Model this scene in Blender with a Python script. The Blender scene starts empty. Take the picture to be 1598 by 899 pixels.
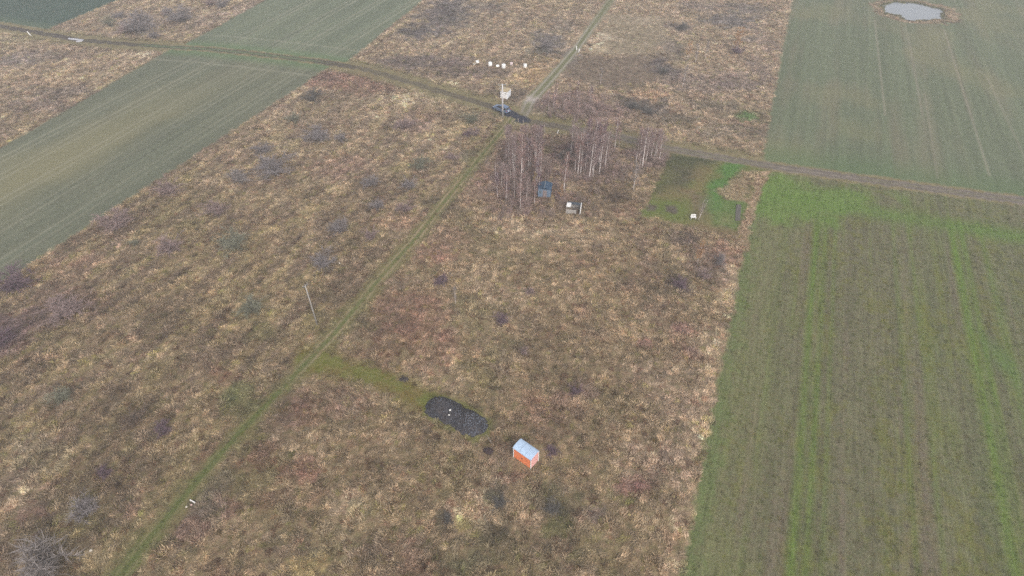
import bpy, math, random
import numpy as np
from mathutils import Vector, Matrix

R = math.radians
C = bpy.context.scene.collection
SC = bpy.context.scene

# ------------------------------------------------------------------ camera
F, CX, CY, CAMH, PITCH = 960.0, 799.0, 449.5, 70.0, R(42.8)
cam_d = bpy.data.cameras.new('camera'); cam = bpy.data.objects.new('camera', cam_d); C.objects.link(cam)
cam.location = (0, 0, CAMH); cam.rotation_euler = (R(90) - PITCH, 0, 0)
cam_d.sensor_width = 36; cam_d.lens = 36 * F / 1598; cam_d.clip_end = 8000; cam_d.clip_start = 0.5
SC.camera = cam

# ------------------------------------------------------------------ light (overcast)
SUN_EL = R(40)
w = bpy.data.worlds.new('World'); SC.world = w; w.use_nodes = True
wn = w.node_tree; bg = wn.nodes['Background']
sky = wn.nodes.new('ShaderNodeTexSky'); sky.sky_type = 'NISHITA'; sky.sun_disc = False
sky.sun_elevation = SUN_EL; sky.sun_rotation = R(160); sky.dust_density = 4; sky.air_density = 1.0
hs = wn.nodes.new('ShaderNodeHueSaturation'); hs.inputs['Saturation'].default_value = 0.22
wn.links.new(sky.outputs[0], hs.inputs['Color']); wn.links.new(hs.outputs[0], bg.inputs[0])
bg.inputs[1].default_value = 0.15
sd = bpy.data.lights.new('sun', 'SUN'); sd.energy = 1.2; sd.angle = R(25); sd.color = (1, .965, .92)
so = bpy.data.objects.new('sun', sd); C.objects.link(so)
so.rotation_euler = (R(90) - SUN_EL, 0, R(20))
so.location = (0, 0, 60)
SC.view_settings.view_transform = 'Standard'; SC.view_settings.look = 'None'
SC.view_settings.gamma = 1; SC.view_settings.exposure = 0.38
SC.cycles.use_denoising = False; SC.cycles.max_bounces = 5; SC.cycles.diffuse_bounces = 2; SC.cycles.volume_bounces = 1
SC.cycles.transparent_max_bounces = 8

# ------------------------------------------------------------------ survey of the site: photo pixels -> metres on the ground
cp, sp = math.cos(PITCH), math.sin(PITCH)
def P(px, py):
    a = (px - CX) / F; b = (CY - py) / F
    dy = cp + b * sp; dz = -sp + b * cp
    t = CAMH / -dz
    return np.array([a * t, dy * t])
def V(px, py, z=0.0):
    q = P(px, py); return Vector((q[0], q[1], z))
def lin(c):
    c = np.asarray(c, float) / 255
    return np.where(c <= .04045, c / 12.92, ((c + .055) / 1.055) ** 2.4)

_rng = np.random.RandomState(5)
_T = _rng.rand(512, 512).astype(np.float32)
def vn(x, y, s, seed=0):
    x = x / s + seed * 17.3; y = y / s + seed * 31.7
    xi = np.floor(x); yi = np.floor(y); fx = x - xi; fy = y - yi
    fx = fx * fx * (3 - 2 * fx); fy = fy * fy * (3 - 2 * fy)
    a = xi.astype(int) & 511; b = yi.astype(int) & 511; a1 = (a + 1) & 511; b1 = (b + 1) & 511
    return (_T[a, b] * (1 - fx) + _T[a1, b] * fx) * (1 - fy) + (_T[a, b1] * (1 - fx) + _T[a1, b1] * fx) * fy
def fb(x, y, s, seed=0, o=3):
    r = 0; t = 0
    for i in range(o):
        r = r + vn(x, y, s / 2 ** i, seed + i) * .6 ** i; t += .6 ** i
    r = r / t
    return np.clip((r - .5) * 1.5 + .5, 0, 1)
def ss(a, lo, hi):
    t = np.clip((a - lo) / (hi - lo), 0, 1); return t * t * (3 - 2 * t)
def half(X, Y, p, q):          # signed metres to the right of the line p->q
    a = P(*p); b = P(*q); d = (b - a) / np.linalg.norm(b - a)
    return (X - a[0]) * d[1] - (Y - a[1]) * d[0]
def pline(X, Y, pts):          # distance, signed side (+ right of travel), metres along
    W = [P(*p) for p in pts]; best = np.full(X.shape, 1e9); side = np.zeros(X.shape); along = np.zeros(X.shape); acc = 0
    n = len(W) - 1
    for i in range(n):
        a, b = W[i], W[i + 1]; L = np.linalg.norm(b - a); d = (b - a) / L
        t = (X - a[0]) * d[0] + (Y - a[1]) * d[1]
        tc = np.clip(t, -3000 if i == 0 and OPEN0 else 0, 3000 if i == n - 1 and OPEN1 else L)
        ex = X - a[0] - d[0] * tc; ey = Y - a[1] - d[1] * tc; dd = np.hypot(ex, ey)
        s = np.sign((X - a[0]) * d[1] - (Y - a[1]) * d[0])
        m = dd < best
        best = np.where(m, dd, best); side = np.where(m, s, side); along = np.where(m, acc + tc, along); acc += L
    return best, side * best, along
OPEN0 = OPEN1 = False
def poly(X, Y, pts):           # signed metres inside a polygon
    W = [P(*p) for p in pts]; n = len(W); best = np.full(X.shape, 1e9); ins = np.zeros(X.shape, bool)
    for i in range(n):
        a, b = W[i], W[(i + 1) % n]; L2 = ((b - a) ** 2).sum()
        t = np.clip(((X - a[0]) * (b[0] - a[0]) + (Y - a[1]) * (b[1] - a[1])) / L2, 0, 1)
        best = np.minimum(best, np.hypot(X - a[0] - t * (b[0] - a[0]), Y - a[1] - t * (b[1] - a[1])))
        c = ((a[1] > Y) != (b[1] > Y)) & (X < (b[0] - a[0]) * (Y - a[1]) / (b[1] - a[1] + 1e-12) + a[0])
        ins ^= c
    return np.where(ins, best, -best)

ROAD = [(-30, 36), (60, 51), (120, 62), (200, 69), (260, 73), (330, 77), (400, 84), (500, 96), (560, 106), (620, 122), (680, 141),
        (740, 158), (780, 170), (820, 188), (870, 197), (960, 213), (1050, 233), (1120, 245), (1200, 259), (1300, 273), (1400, 287),
        (1500, 301), (1630, 318)]
TRACK = [(800, 183), (786, 202), (760, 232), (722, 280), (690, 319), (650, 371), (600, 426), (560, 474), (522, 520), (478, 566),
         (435, 612), (380, 668), (320, 736), (278, 786), (232, 843), (188, 899), (150, 948)]
TRACK2 = [(815, 184), (826, 160), (868, 113), (900, 75), (930, 33), (955, -2), (970, -22)]
SPUR = [(484, 560), (530, 572), (585, 590), (640, 614), (676, 632)]
PC = P(1426, 17)
UD = P(1190, 245) - P(1132, 520); UD = UD / np.linalg.norm(UD)
def uv(X, Y): return X * UD[0] + Y * UD[1], X * UD[1] - Y * UD[0]
LAWN = [(1046, 239), (1100, 247), (1150, 254), (1197, 264), (1186, 300), (1170, 350), (1163, 371), (1120, 363), (1060, 349), (1001, 337), (1018, 300)]

# hand-read patches of vegetation: px, py, half-width m across view, half-depth m, colour, strength
PATCH = [
 (690, 25, 8, 16, (108, 100, 100), .8), (715, 14, 6, 10, (105, 98, 98), .6), (648, 51, 5, 6, (105, 98, 98), .85), (628, 98, 8, 5, (112, 100, 98), .75), (702, 98, 7, 5, (112, 98, 98), .7),
 (765, 12, 6, 6, (118, 108, 104), .6), (745, 115, 9, 3, (120, 104, 100), .5), (700, 113, 12, 3, (122, 108, 98), .5),
 (855, 68, 5, 9, (112, 106, 106), .8), (880, 40, 4, 7, (130, 120, 112), .5), (835, 85, 4, 4, (112, 112, 100), .5), (893, 88, 2, 6, (112, 106, 104), .6),
 (1035, 108, 3.5, 7, (104, 94, 94), .8), (1062, 44, 4, 4, (108, 98, 98), .7), (1050, 75, 3, 8, (112, 104, 98), .5), (1140, 33, 9, 6, (108, 103, 106), .7), (1165, 15, 8, 5, (112, 104, 106), .6), (1090, 10, 8, 4, (120, 108, 106), .5),
 (1160, 62, 3, 2, (108, 102, 106), .6), (1100, 130, 10, 6, (128, 112, 108), .5), (1150, 128, 6, 5, (122, 108, 106), .5), (1110, 165, 6, 3, (104, 94, 84), .5),
 (990, 160, 7, 4, (108, 98, 92), .75), (1020, 172, 5, 3, (104, 94, 88), .7), (1050, 186, 6, 2.5, (106, 96, 84), .6), (1175, 180, 5, 3, (98, 92, 68), .6),(1167, 183, 2.2, 2.2, (92, 128, 66), .8),
 (1140, 205, 8, 3, (108, 98, 86), .55), (1185, 110, 3, 10, (126, 110, 106), .55), (1190, 60, 3, 10, (138, 120, 114), .5),
 (937, 60, 5, 4, (196, 178, 156), .7), (925, 74, 4, 3, (196, 178, 150), .8), (1000, 30, 6, 5, (180, 162, 142), .5), (845, 100, 4, 9, (172, 148, 116), .5), (830, 120, 4, 6, (176, 148, 108), .5),
 (885, 160, 9, 5, (150, 122, 116), .7), (930, 175, 9, 4, (138, 114, 110), .7), (870, 185, 7, 2, (112, 104, 72), .6), (858, 172, 4, 3, (96, 96, 78), .4), (795, 148, 6, 4, (110, 98, 88), .5),
 (1015, 150, 5, 3, (182, 150, 118), .6), (1110, 205, 6, 3, (184, 166, 144), .4),
 (545, 125, 10, 6, (146, 116, 102), .8), (575, 140, 6, 4, (142, 112, 98), .6), (505, 120, 5, 4, (138, 108, 98), .6), (640, 155, 9, 3, (182, 164, 140), .7), (600, 160, 7, 3, (176, 158, 130), .5), (720, 200, 8, 3, (180, 160, 130), .5),
 (650, 195, 4, 4, (130, 108, 102), .6), (660, 180, 4, 3, (142, 110, 100), .5),
 (690, 320, 2.5, 3, (92, 88, 66), .4), (745, 245, 3, 4, (96, 96, 70), .55), (733, 270, 2, 3, (96, 86, 72), .5), (700, 330, 3, 3, (104, 92, 76), .5), (757, 275, 3, 3, (128, 88, 88), .5),
 (800, 215, 4, 3, (150, 118, 88), .45), (835, 228, 5, 4, (112, 110, 70), .6), (870, 240, 5, 4, (118, 108, 74), .5), (865, 225, 3, 2, (120, 118, 74), .6),
 (880, 220, 6, 5, (128, 104, 98), .6), (815, 255, 8, 8, (122, 98, 98), .6), (915, 250, 8, 9, (120, 98, 100), .6), (1015, 240, 6, 7, (132, 110, 112), .6), (800, 300, 8, 7, (128, 102, 98), .6), (850, 310, 8, 6, (122, 98, 90), .5),
 (830, 355, 9, 4, (172, 152, 128), .6), (890, 370, 8, 4, (172, 152, 126), .6), (960, 300, 6, 5, (118, 102, 84), .5),
 (670, 395, 4, 3, (134, 94, 86), .6), (700, 400, 3, 2, (146, 92, 88), .5), (690, 372, 5, 3, (134, 106, 92), .5),
 (640, 480, 6, 5, (138, 98, 88), .6), (660, 500, 5, 4, (134, 92, 84), .5), (600, 500, 5, 5, (122, 96, 84), .5), (680, 545, 5, 4, (140, 96, 86), .55), (600, 545, 4, 3, (138, 108, 90), .5), (560, 510, 3, 3, (112, 104, 80), .5),
 (1060, 370, 3, 2, (104, 90, 84), .6), (1060, 440, 2.2, 2.2, (92, 80, 80), .85), (1095, 400, 5, 5, (120, 100, 94), .55), (1140, 400, 3, 5, (158, 122, 106), .6), (1120, 430, 4, 3, (122, 104, 102), .5),
 (1150, 430, 1.5, 4, (186, 164, 134), .7), (1020, 440, 6, 4, (118, 102, 86), .4),
 (1068, 512, 2.0, 1.4, (140, 96, 104), .8), (1078, 548, 1.6, 1.4, (134, 98, 104), .7), (1005, 535, 1.6, 1, (150, 106, 104), .6), (1110, 540, 3, 4, (170, 150, 126), .6),
 (1060, 620, 5, 5, (160, 140, 118), .6), (1020, 590, 4, 4, (160, 140, 118), .5), (875, 640, 3.5, 2, (134, 98, 92), .55), (900, 612, 3, 2, (110, 84, 84), .6), (830, 650, 3, 2, (140, 100, 92), .5), (875, 660, 3, 3, (110, 90, 76), .5),
 (815, 540, 4, 3, (112, 98, 78), .5), (880, 580, 4, 3, (112, 96, 76), .5),
 (960, 730, 3, 3, (158, 138, 108), .6), (1020, 720, 3.5, 3, (164, 142, 124), .7), (980, 760, 1.5, .8, (120, 74, 84), .7), (1008, 756, 1.2, .9, (122, 78, 84), .6), (898, 803, 1.0, .9, (130, 84, 84), .6),
 (865, 785, 2.5, 2.5, (92, 90, 68), .7), (865, 822, 1.5, 1.5, (98, 100, 58), .6), (820, 812, 2.5, 2.5, (164, 142, 114), .5), (930, 800, 1.2, 1, (124, 110, 112), .5),
 (730, 800, 2.2, 2.6, (188, 164, 136), .95), (745, 782, 1.6, 1.8, (184, 160, 132), .8), (722, 818, 1.5, 1, (158, 148, 88), .7), (657, 818, 1.5, .9, (176, 154, 122), .7), (690, 815, .9, 1.5, (88, 86, 72), .8), (775, 770, 1.8, 1.5, (84, 84, 72), .75), (760, 830, 3, 2, (88, 82, 66), .6),
 (545, 785, 2, 1.6, (176, 154, 130), .8), (470, 885, 2.5, 1.5, (176, 156, 108), .7), (565, 790, 1.5, 1.5, (160, 148, 110), .6), (520, 830, 3, 3, (160, 146, 116), .4), (720, 885, 3, 2, (90, 92, 68), .6), (800, 850, 3, 2, (98, 88, 66), .5),
 (470, 735, 2.2, 1.6, (132, 84, 84), .7), (420, 705, 2, 1.4, (130, 84, 86), .7), (415, 785, 1.5, 1.2, (136, 90, 84), .6), (355, 790, 2, 1.5, (118, 76, 80), .7), (295, 830, 2.5, 2, (112, 82, 84), .5), (480, 640, 4, 2.5, (134, 92, 86), .6), (440, 620, 3, 2, (120, 96, 88), .5),
 (430, 640, 3, 3, (108, 90, 80), .5), (330, 775, 2, 3, (104, 96, 88), .55), (530, 630, 5, 3, (124, 100, 88), .45), (750, 760, 3, 3, (160, 140, 116), .5), (800, 745, 2, 1, (150, 112, 100), .5),
 (30, 770, 4, 3, (164, 142, 124), .6), (60, 720, 4, 2.5, (156, 140, 116), .5), (145, 862, 1, .8, (196, 172, 142), .8), (45, 695, 2.5, 2, (150, 136, 118), .6), (205, 800, .9, .8, (130, 88, 88), .6), (50, 805, 1.5, 1, (122, 84, 86), .6),
 (355, 590, 3, 1.5, (136, 100, 86), .6), (100, 480, 7, 5, (122, 96, 90), .5), (10, 520, 4, 5, (106, 84, 92), .8), (40, 500, 4, 3, (110, 90, 86), .6), (280, 490, 5, 3, (128, 112, 86), .4), (130, 410, 5, 3, (138, 108, 94), .5),
 (410, 520, 3, 2, (104, 108, 64), .4), (385, 620, 2.5, 3, (98, 104, 62), .6), (365, 615, 1.5, 2, (92, 106, 58), .5), (640, 345, 3, 3, (168, 138, 114), .5), (610, 350, 3, 3, (160, 132, 112), .5),
 (355, 240, 7, 4, (160, 138, 118), .5), (420, 310, 8, 6, (156, 138, 108), .5), (350, 290, 7, 5, (158, 136, 112), .5), (540, 260, 7, 5, (140, 112, 102), .5), (660, 235, 5, 4, (168, 148, 126), .6),
 (20, 95, 6, 4, (124, 112, 110), .7), (55, 90, 9, 4, (124, 112, 108), .5), (118, 88, 5, 2, (124, 106, 98), .6), (90, 145, 8, 4, (128, 114, 108), .55), (60, 165, 9, 4, (126, 110, 104), .5), (205, 100, 5, 2, (158, 136, 120), .5), (220, 85, 4, 3, (186, 168, 148), .6), (15, 62, 8, 3, (148, 140, 112), .5), (75, 125, 7, 4, (172, 150, 122), .5),
 (215, 40, 8, 8, (128, 116, 116), .5), (330, 30, 9, 8, (158, 142, 130), .5), (390, 15, 8, 6, (158, 140, 132), .5),
]

def layout(X, Y):
    """what grows or lies at each ground point: colour, detail strength, wetness, tall-grass amount, region"""
    global OPEN0, OPEN1
    n = X.shape[0]; u, v = uv(X, Y)
    jx = (fb(X, Y, 3, 40) - .5); j1 = (fb(X, Y, 1.2, 41) - .5)
    # --- rough meadow
    a = fb(X, Y, 26, 1); b = fb(X, Y, 7, 4); c = fb(X, Y, 2.0, 8); d = fb(X, Y, 9, 12)
    strk = fb(u * .22, v, 1.7, 15)
    straw, pale, brown, olive, mauve, red = [np.array(k, float) for k in ((152, 131, 102), (176, 154, 128), (120, 101, 78), (112, 106, 66), (124, 103, 96), (134, 96, 84))]
    col = np.tile(straw, (n, 1))
    def mix(cc, m, k):
        m = np.clip(m, 0, 1)[:, None]; return cc * (1 - m) + np.asarray(k, float) * m
    trk = half(X, Y, (188, 899), (786, 202))
    leftm = ss(-trk, -2, 4)
    neary = ss(-Y, -110, -40)
    col = mix(col, ss(b, .5, .9) * .75, brown); col = mix(col, ss(a * .5 + c * .5, .52, .85) * .8, pale)
    col = mix(col, ss(d, .5, .85) * (.45 + .35 * neary), olive); col = mix(col, ss(fb(X, Y, 5, 21), .6, .9) * .6, mauve)
    col = mix(col, ss(fb(X, Y, 4.5, 25), .7, .95) * .55, red)
    col = mix(col, leftm * ss(strk, .45, .8) * .75, (112, 94, 80)); col = mix(col, leftm * ss(1 - strk, .5, .85) * .6, (130, 121, 76))
    col = mix(col, neary * .25, (118, 102, 74))
    rb = half(X, Y, (1060, 899), (1163, 372))
    col = mix(col, ss(rb, -22, -5) * ss(c, .3, .7) * .45, pale)
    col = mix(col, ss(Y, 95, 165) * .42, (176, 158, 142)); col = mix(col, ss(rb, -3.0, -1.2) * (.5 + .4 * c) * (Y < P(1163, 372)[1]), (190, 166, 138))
    tall = np.ones(n)
    # mown patches in the far meadow
    m = ss(poly(X, Y, [(945, 20), (1040, 25), (1050, 60), (1035, 88), (925, 88), (915, 80)]) + jx * 5, -1.5, 3); col = mix(col, m * .85, (138, 127, 104)); tall *= 1 - .85 * m
    m = ss(poly(X, Y, [(900, 86), (1030, 88), (1035, 125), (990, 140), (930, 135), (870, 120), (880, 98)]) + jx * 5, -1.5, 3); col = mix(col, m * .97, (94, 80, 72)); tall *= 1 - .85 * m
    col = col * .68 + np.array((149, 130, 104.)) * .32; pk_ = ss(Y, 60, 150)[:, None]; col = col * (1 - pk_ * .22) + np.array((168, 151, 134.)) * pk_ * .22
    for (px, py, rx, ry, k, s) in PATCH:
        q = P(px, py); near = (np.abs(X - q[0]) < rx * 2.2 + 3) & (np.abs(Y - q[1]) < ry * 2.2 + 3)
        if not near.any(): continue
        xx = X[near]; yy = Y[near]
        e = np.hypot((xx - q[0]) / rx, (yy - q[1]) / ry) + (fb(xx, yy, 2.2, 50 + (px % 7)) - .5) * 1.3
        mm = np.clip(ss(1.35 - e, 0, .9) * s * (1.15 if py < 260 else 1) * (.5 if k[0] - k[1] > 30 and k[0] < 150 else .9), 0, 1)[:, None]
        col[near] = col[near] * (1 - mm) + np.array(k, float) * mm
    col = col * (1 + leftm * (ss(strk, .3, .7) - .5) * -.09)[:, None]
    crev = 1 - ss(np.abs(vn(X + 1.2 * jx, Y, 2.1, 62) - .5) + .5 * np.abs(vn(X, Y, .9, 63) - .5), .03, .17)      # crevice darkness and greener ground, both put into the colour between the clumps
    col = mix(col, crev * (.24 + .24 * neary + .08 * leftm), (106, 97, 66)); tall *= 1 - .35 * crev
    dirt = fb(X, Y, .7, 60)
    col = col * (0.80 + .4 * dirt)[:, None]
    det = np.full(n, .9); wet = np.zeros(n); reg = np.zeros(n, int)      # 0 = ground
    # --- road side
    OPEN0 = OPEN1 = True
    rd, rs, ra = pline(X, Y, ROAD)
    OPEN0 = False
    t2d, t2s, t2a = pline(X, Y, TRACK2); 
    OPEN0, OPEN1 = False, True
    t1d, t1s, t1a = pline(X, Y, TRACK)
    OPEN1 = False
    spd, sps, spa = pline(X, Y, SPUR)
    far = rs < 0; near_ = ~far
    # --- crop fields
    st = fb(u * .02, v, .9, 70, 3); st2 = fb(u * .05, v, 3.5, 75, 3); bl = fb(X, Y, 22, 78); sp_ = fb(X, Y, .8, 79)
    def field(mask_m, k, kk2, regid, w_=.5):
        nonlocal col, tall, det, reg
        m = ss(mask_m + j1 * 1.0, -w_, w_)
        fc = np.tile(np.array(k, float), (n, 1)); fc = mix(fc, ss(bl * .5 + st2 * .5, .4, .8) * .6, kk2)
        fc = fc * (.93 + .14 * st)[:, None] * (.95 + .1 * sp_)[:, None]
        return m, fc
    lines = []
    def apply(m, fc, regid, dt):
        nonlocal col, tall, det, reg
        col = col * (1 - m[:, None]) + fc * m[:, None]; tall = tall * (1 - m); det = det * (1 - m) + dt * m; reg = np.where(m > .5, regid, reg)
    def thin(fc, pts, wd, k, s, gap=None):
        o0 = OPEN0
        ln = half(X, Y, pts[0], pts[1])
        for off in ((0,) if gap is None else (-gap / 2, gap / 2)):
            mm = np.exp(-((ln - off) / wd) ** 2) * s * (.5 + .9 * fb(u * .1, v, 3, 81))
            fc = mix(fc, mm, k)
        return fc
    L1 = half(X, Y, (12, 225), (260, 80)); L2 = half(X, Y, (0, 443), (520, 101))
    U1 = half(X, Y, (70, 47), (185, 0)); U2 = half(X, Y, (290, 68), (415, 0)); U3 = half(X, Y, (545, 94), (660, 0)); U4 = half(X, Y, (1190, 247), (1236, 0))
    N = np.minimum
    # big field on the left
    m, fc = field(N(N(L1, -L2), rs - 1.9), (106, 110, 92), (118, 118, 98), 1)
    fc = mix(fc, ss(1 - np.abs(half(X, Y, (0, 300), (330, 130))) / 13 + (bl - .5) * .8, 0, 1) * ss(-Y, -175, -110) * .8, (138, 132, 100))
    for q in ((53, 223), (100, 223), (165, 223), (225, 223), (292, 225)):
        fc = thin(fc, (q, (1335, -440)), .38, (156, 152, 132), .42, 1.9)
    fc = mix(fc, np.exp(-((rs - 9.0) / .5) ** 2) * .45, (160, 156, 138))
    fc = mix(fc, ss(-rs, -7.5, -2) * .65, (100, 126, 84))
    apply(m, fc, 1, .2)
    m, fc = field(N(N(U2, -U3), -rs - 1.8), (110, 118, 98), (120, 126, 104), 1)
    for q in ((440, 25), (485, 38), (523, 44), (564, 54)):
        fc = thin(fc, (q, (1335, -440)), .38, (160, 156, 138), .5, 1.9)
    fc = mix(fc, np.exp(-((rs + 10.0) / .5) ** 2) * .4, (160, 156, 138)); fc = mix(fc, ss(rs, -7, -2) * .6, (98, 124, 84))
    apply(m, fc, 2, .2)
    m, fc = field(N(-U1, -rs - 3.0), (66, 86, 76), (78, 92, 84), 1)
    fc = mix(fc, ss(rs, -9, -4) * .6, (96, 110, 88)); apply(m, fc, 3, .3)
    # far right field
    PD = np.hypot((X - PC[0]) / 12.9, (Y - PC[1]) / 11.9) + (fb(X, Y, 5, 90) - .5) * .25 + (fb(X, Y, 1.2, 91) - .5) * .12
    m, fc = field(N(U4, -rs - 2.0), (106, 114, 90), (126, 118, 98), 1)
    fc = mix(fc, ss(bl, .6, .95) * .4, (128, 128, 92)); fc = mix(fc, ss(rs, -14, -2) * .5 * ss(bl, .2, .5), (88, 114, 72))
    for (q0, q1, s) in (((1366, 40), (1377, 140), .75), ((1413, 40), (1432, 140), .5), ((1476, 55), (1528, 222), .75), ((1445, 160), (1455, 225), .5), ((1545, 130), (1588, 222), .5), ((1420, 60), (1440, 180), .35)):
        ln = half(X, Y, q0, q1); a0 = P(*q0); b0 = P(*q1); ym = (Y > min(a0[1], b0[1]) - 14) & (Y < max(a0[1], b0[1]) + 5)
        fc = mix(fc, np.exp(-(ln / .24) ** 2) * s * .75 * ym, (164, 152, 138))
    ring = ss(1.02 - PD, -.05, .06)
    fc = mix(fc, ring, (150, 132, 110)); fc = mix(fc, ss(.78 - PD, -.06, .06), (100, 100, 74))
    apply(m, fc, 4, .22)
    tall = np.maximum(tall, ring * ss(PD, .68, .74) * .8)
    reg = np.where((PD < 1) & far, 0, reg)
    # near right field
    m, fc = field(N(rb - .2, rs - 2.0), (111, 108, 82), (106, 113, 76), 1)
    g = ss(st * .6 + st2 * .4 + (fb(X, Y, 6, 84) - .5) * .4, .5, .85); fc = mix(fc, g * .55, (104, 112, 60))
    fc = mix(fc, ss(fb(X, Y, 1.1, 89) * .6 + fb(u * .3, v, 5, 83) * .4, .5, .75) * .45, (112, 112, 52))
    fc = mix(fc, ss(fb(u * .06, v, 2.4, 86), .55, .9) * .5, (124, 108, 98))
    fc = mix(fc, ss(8 - rb + (bl - .5) * 10, -4, 5) * .6, (122, 122, 84)); fc = mix(fc, ss(2.0 - rb + j1 * 3, -1.2, 1.2) * .65 * (.3 + .8 * fb(u * .3, v, 3, 87)), (102, 120, 70))
    for q, wd, s in (((1268, 450), .6, .75), ((1283, 450), .5, .6), ((1300, 450), .4, .3), ((1502, 450), .7, .8), ((1518, 450), .6, .7), ((1555, 470), .5, .35), ((1215, 450), .5, .25), ((1400, 450), .4, .3), ((1430, 470), .4, .25)):
        ln = half(X, Y, q, (1335, -440)); fc = mix(fc, np.exp(-(ln / wd) ** 2) * s * (.5 + .8 * fb(u * .08, v, 2, 88)) * ss(-Y, -P(1300, 345)[1] - 2, -P(1300, 345)[1] + 3), (98, 126, 48))
    for q in ((1249, 500), (1292, 500), (1355, 500), (1480, 500), (1535, 500), (1235, 700)):
        ln = half(X, Y, q, (1335, -440)); fc = mix(fc, np.exp(-(ln / .14) ** 2) * .25, (88, 80, 60))
    hd = half(X, Y, (1598, 371), (1180, 300)); 
    fc = mix(fc, np.exp(-(hd / 2.6) ** 2) * .75 * (.6 + .7 * bl), (98, 126, 56))
    fc = mix(fc, ss(poly(X, Y, [(1190, 268), (1300, 283), (1400, 298), (1330, 318), (1280, 335), (1150, 350), (1165, 320)]) + (fb(X, Y, 7, 95) - .5) * 12, -3, 4) * .85, (104, 130, 60))
    fc = mix(fc, np.exp(-((X - P(1562, 560)[0]) / 1.6) ** 2 - ((Y - P(1562, 560)[1]) / 5) ** 2) * .6, (90, 120, 60))
    apply(m, fc, 5, .75)
    # --- lawn plot
    ld = poly(X, Y, LAWN); m = ss(ld + j1 * 1.2, -.5, .5)
    fc = np.tile(np.array((110, 112, 66), float), (n, 1))
    fc = mix(fc, ss(fb(X, Y, 5, 100), .45, .8) * .5, (130, 120, 80))
    def pm(pts, k, s, w_=1.5, jit=3):
        nonlocal fc
        fc = mix(fc, ss(poly(X, Y, pts) + (fb(X, Y, 3, 102) - .5) * jit, -w_, w_) * s, k)
    pm([(1040, 236), (1120, 246), (1085, 290), (1062, 300), (1018, 298)], (90, 88, 62), .7, 2, 4)
    pm([(1045, 238), (1120, 247), (1100, 258), (1035, 255)], (72, 76, 56), .7)
    pm([(1018, 283), (1040, 288), (1038, 300), (1012, 297)], (68, 74, 48), .6)
    pm([(1060, 262), (1088, 268), (1080, 288), (1060, 286)], (82, 78, 66), .6)
    pm([(1095, 258), (1115, 265), (1095, 300), (1072, 298)], (136, 118, 80), .6)
    pm([(1133, 252), (1165, 258), (1140, 285), (1118, 325), (1100, 328), (1108, 295)], (84, 124, 58), .9)
    pm([(1030, 290), (1085, 298), (1080, 314), (1035, 310)], (134, 114, 86), .5)
    pm([(1003, 312), (1080, 320), (1085, 345), (1000, 335)], (104, 122, 58), .6)
    pm([(1080, 300), (1105, 305), (1105, 345), (1078, 340)], (118, 102, 84), .7)
    pm([(1110, 310), (1165, 315), (1160, 360), (1115, 352)], (94, 122, 64), .7)
    pm([(1128, 338), (1150, 340), (1148, 350), (1125, 347)], (146, 132, 96), .5)
    pm([(1085, 348), (1155, 362), (1158, 378), (1080, 358)], (132, 108, 88), .7)
    pm([(1011, 319), (1026, 320), (1025, 330), (1010, 329)], (102, 90, 86), .85, .6, 1)
    pm([(1039, 321), (1055, 322), (1054, 333), (1038, 331)], (98, 88, 82), .9, .5, 1)
    apply(m, fc, 6, .55)
    reed = ss(poly(X, Y, [(1158, 268), (1182, 270), (1172, 300), (1152, 313), (1128, 312), (1122, 300), (1140, 285)]) + jx * 2.5, -.8, .8)
    edge = ss(1.5 - np.abs(half(X, Y, (1162, 366), (1191, 268)) + jx * 1.6), 0, .9) * ((ld > -4) & (ld < 4)) * ss(-Y, -P(1190, 266)[1], -P(1190, 268)[1])
    rr = np.clip(reed * .85 + edge, 0, 1); col = mix(col, rr, (160, 138, 112)); tall = np.maximum(tall, rr * .9)
    # --- grass verge + dirt road
    verge = ss(4.2 - rd + jx * 2.4, -.8, 1.2); inrough = (reg == 0)
    col = mix(col, verge * .6 * inrough, (122, 116, 80)); tall *= 1 - ss(3.2 - rd + jx * 1.5, -.5, .6)
    rw = 1.05 + .25 * ss(X, -40, 20) + .3 * (fb(ra, ra * 0, 14, 110) - .5)
    east = ss(ra, 0, 1) * 0
    rc = np.tile(np.array((88, 78, 66), float), (n, 1))
    xr = ss(X, -10, 25); rc = mix(rc, xr * .9, (136, 125, 114))
    bright = ss(X, 95, 112) * (1 - ss(X, 118, 135)); rc = mix(rc, bright * .6, (140, 132, 130))
    rc = mix(rc, np.exp(-((np.abs(rd) - .75) / .38) ** 2) * (.75 - .4 * xr), (68, 60, 58)) if True else rc
    rc = mix(rc, np.exp(-(rd / .38) ** 2) * .55 * ss(fb(ra, rs, 6, 112), .2, .6), (104, 102, 70))
    rc = mix(rc, ss(X, -48, -38) * (1 - xr) * .5, (116, 106, 84)); gz = ss(X, -112, -104) * (1 - ss(X, -58, -48)); rc = mix(rc, gz * .95 * (1 - .95 * np.exp(-((rd - .75) / .34) ** 2)), (98, 116, 80))
    wl = 1 - ss(X, -118, -106); rc = mix(rc, wl * np.exp(-((rd - .8) / .5) ** 2) * .7, (62, 54, 56))
    rc = rc * (.9 + .2 * fb(X, Y, .8, 115))[:, None]
    m = ss(rw - rd + j1 * 1.2, -.35, .35); apply(m, rc, 7, .35); wet = np.maximum(wet, m * .35)
    # --- asphalt apron at the junction
    ap = poly(X, Y, [(768, 164), (795, 170), (812, 178), (826, 185), (829, 191), (812, 191.5), (800, 187.5), (786, 180), (768, 170)])
    m = ss(ap + j1 * .8, -.3, .3); ac = np.tile(np.array((44, 47, 62), float), (n, 1)) * (.9 + .2 * fb(X, Y, .9, 118))[:, None]
    apply(m, ac, 8, .3); wet = np.maximum(wet, m * .45)
    # --- main grass track
    nearw = ss(-Y, -72, -48)
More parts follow.
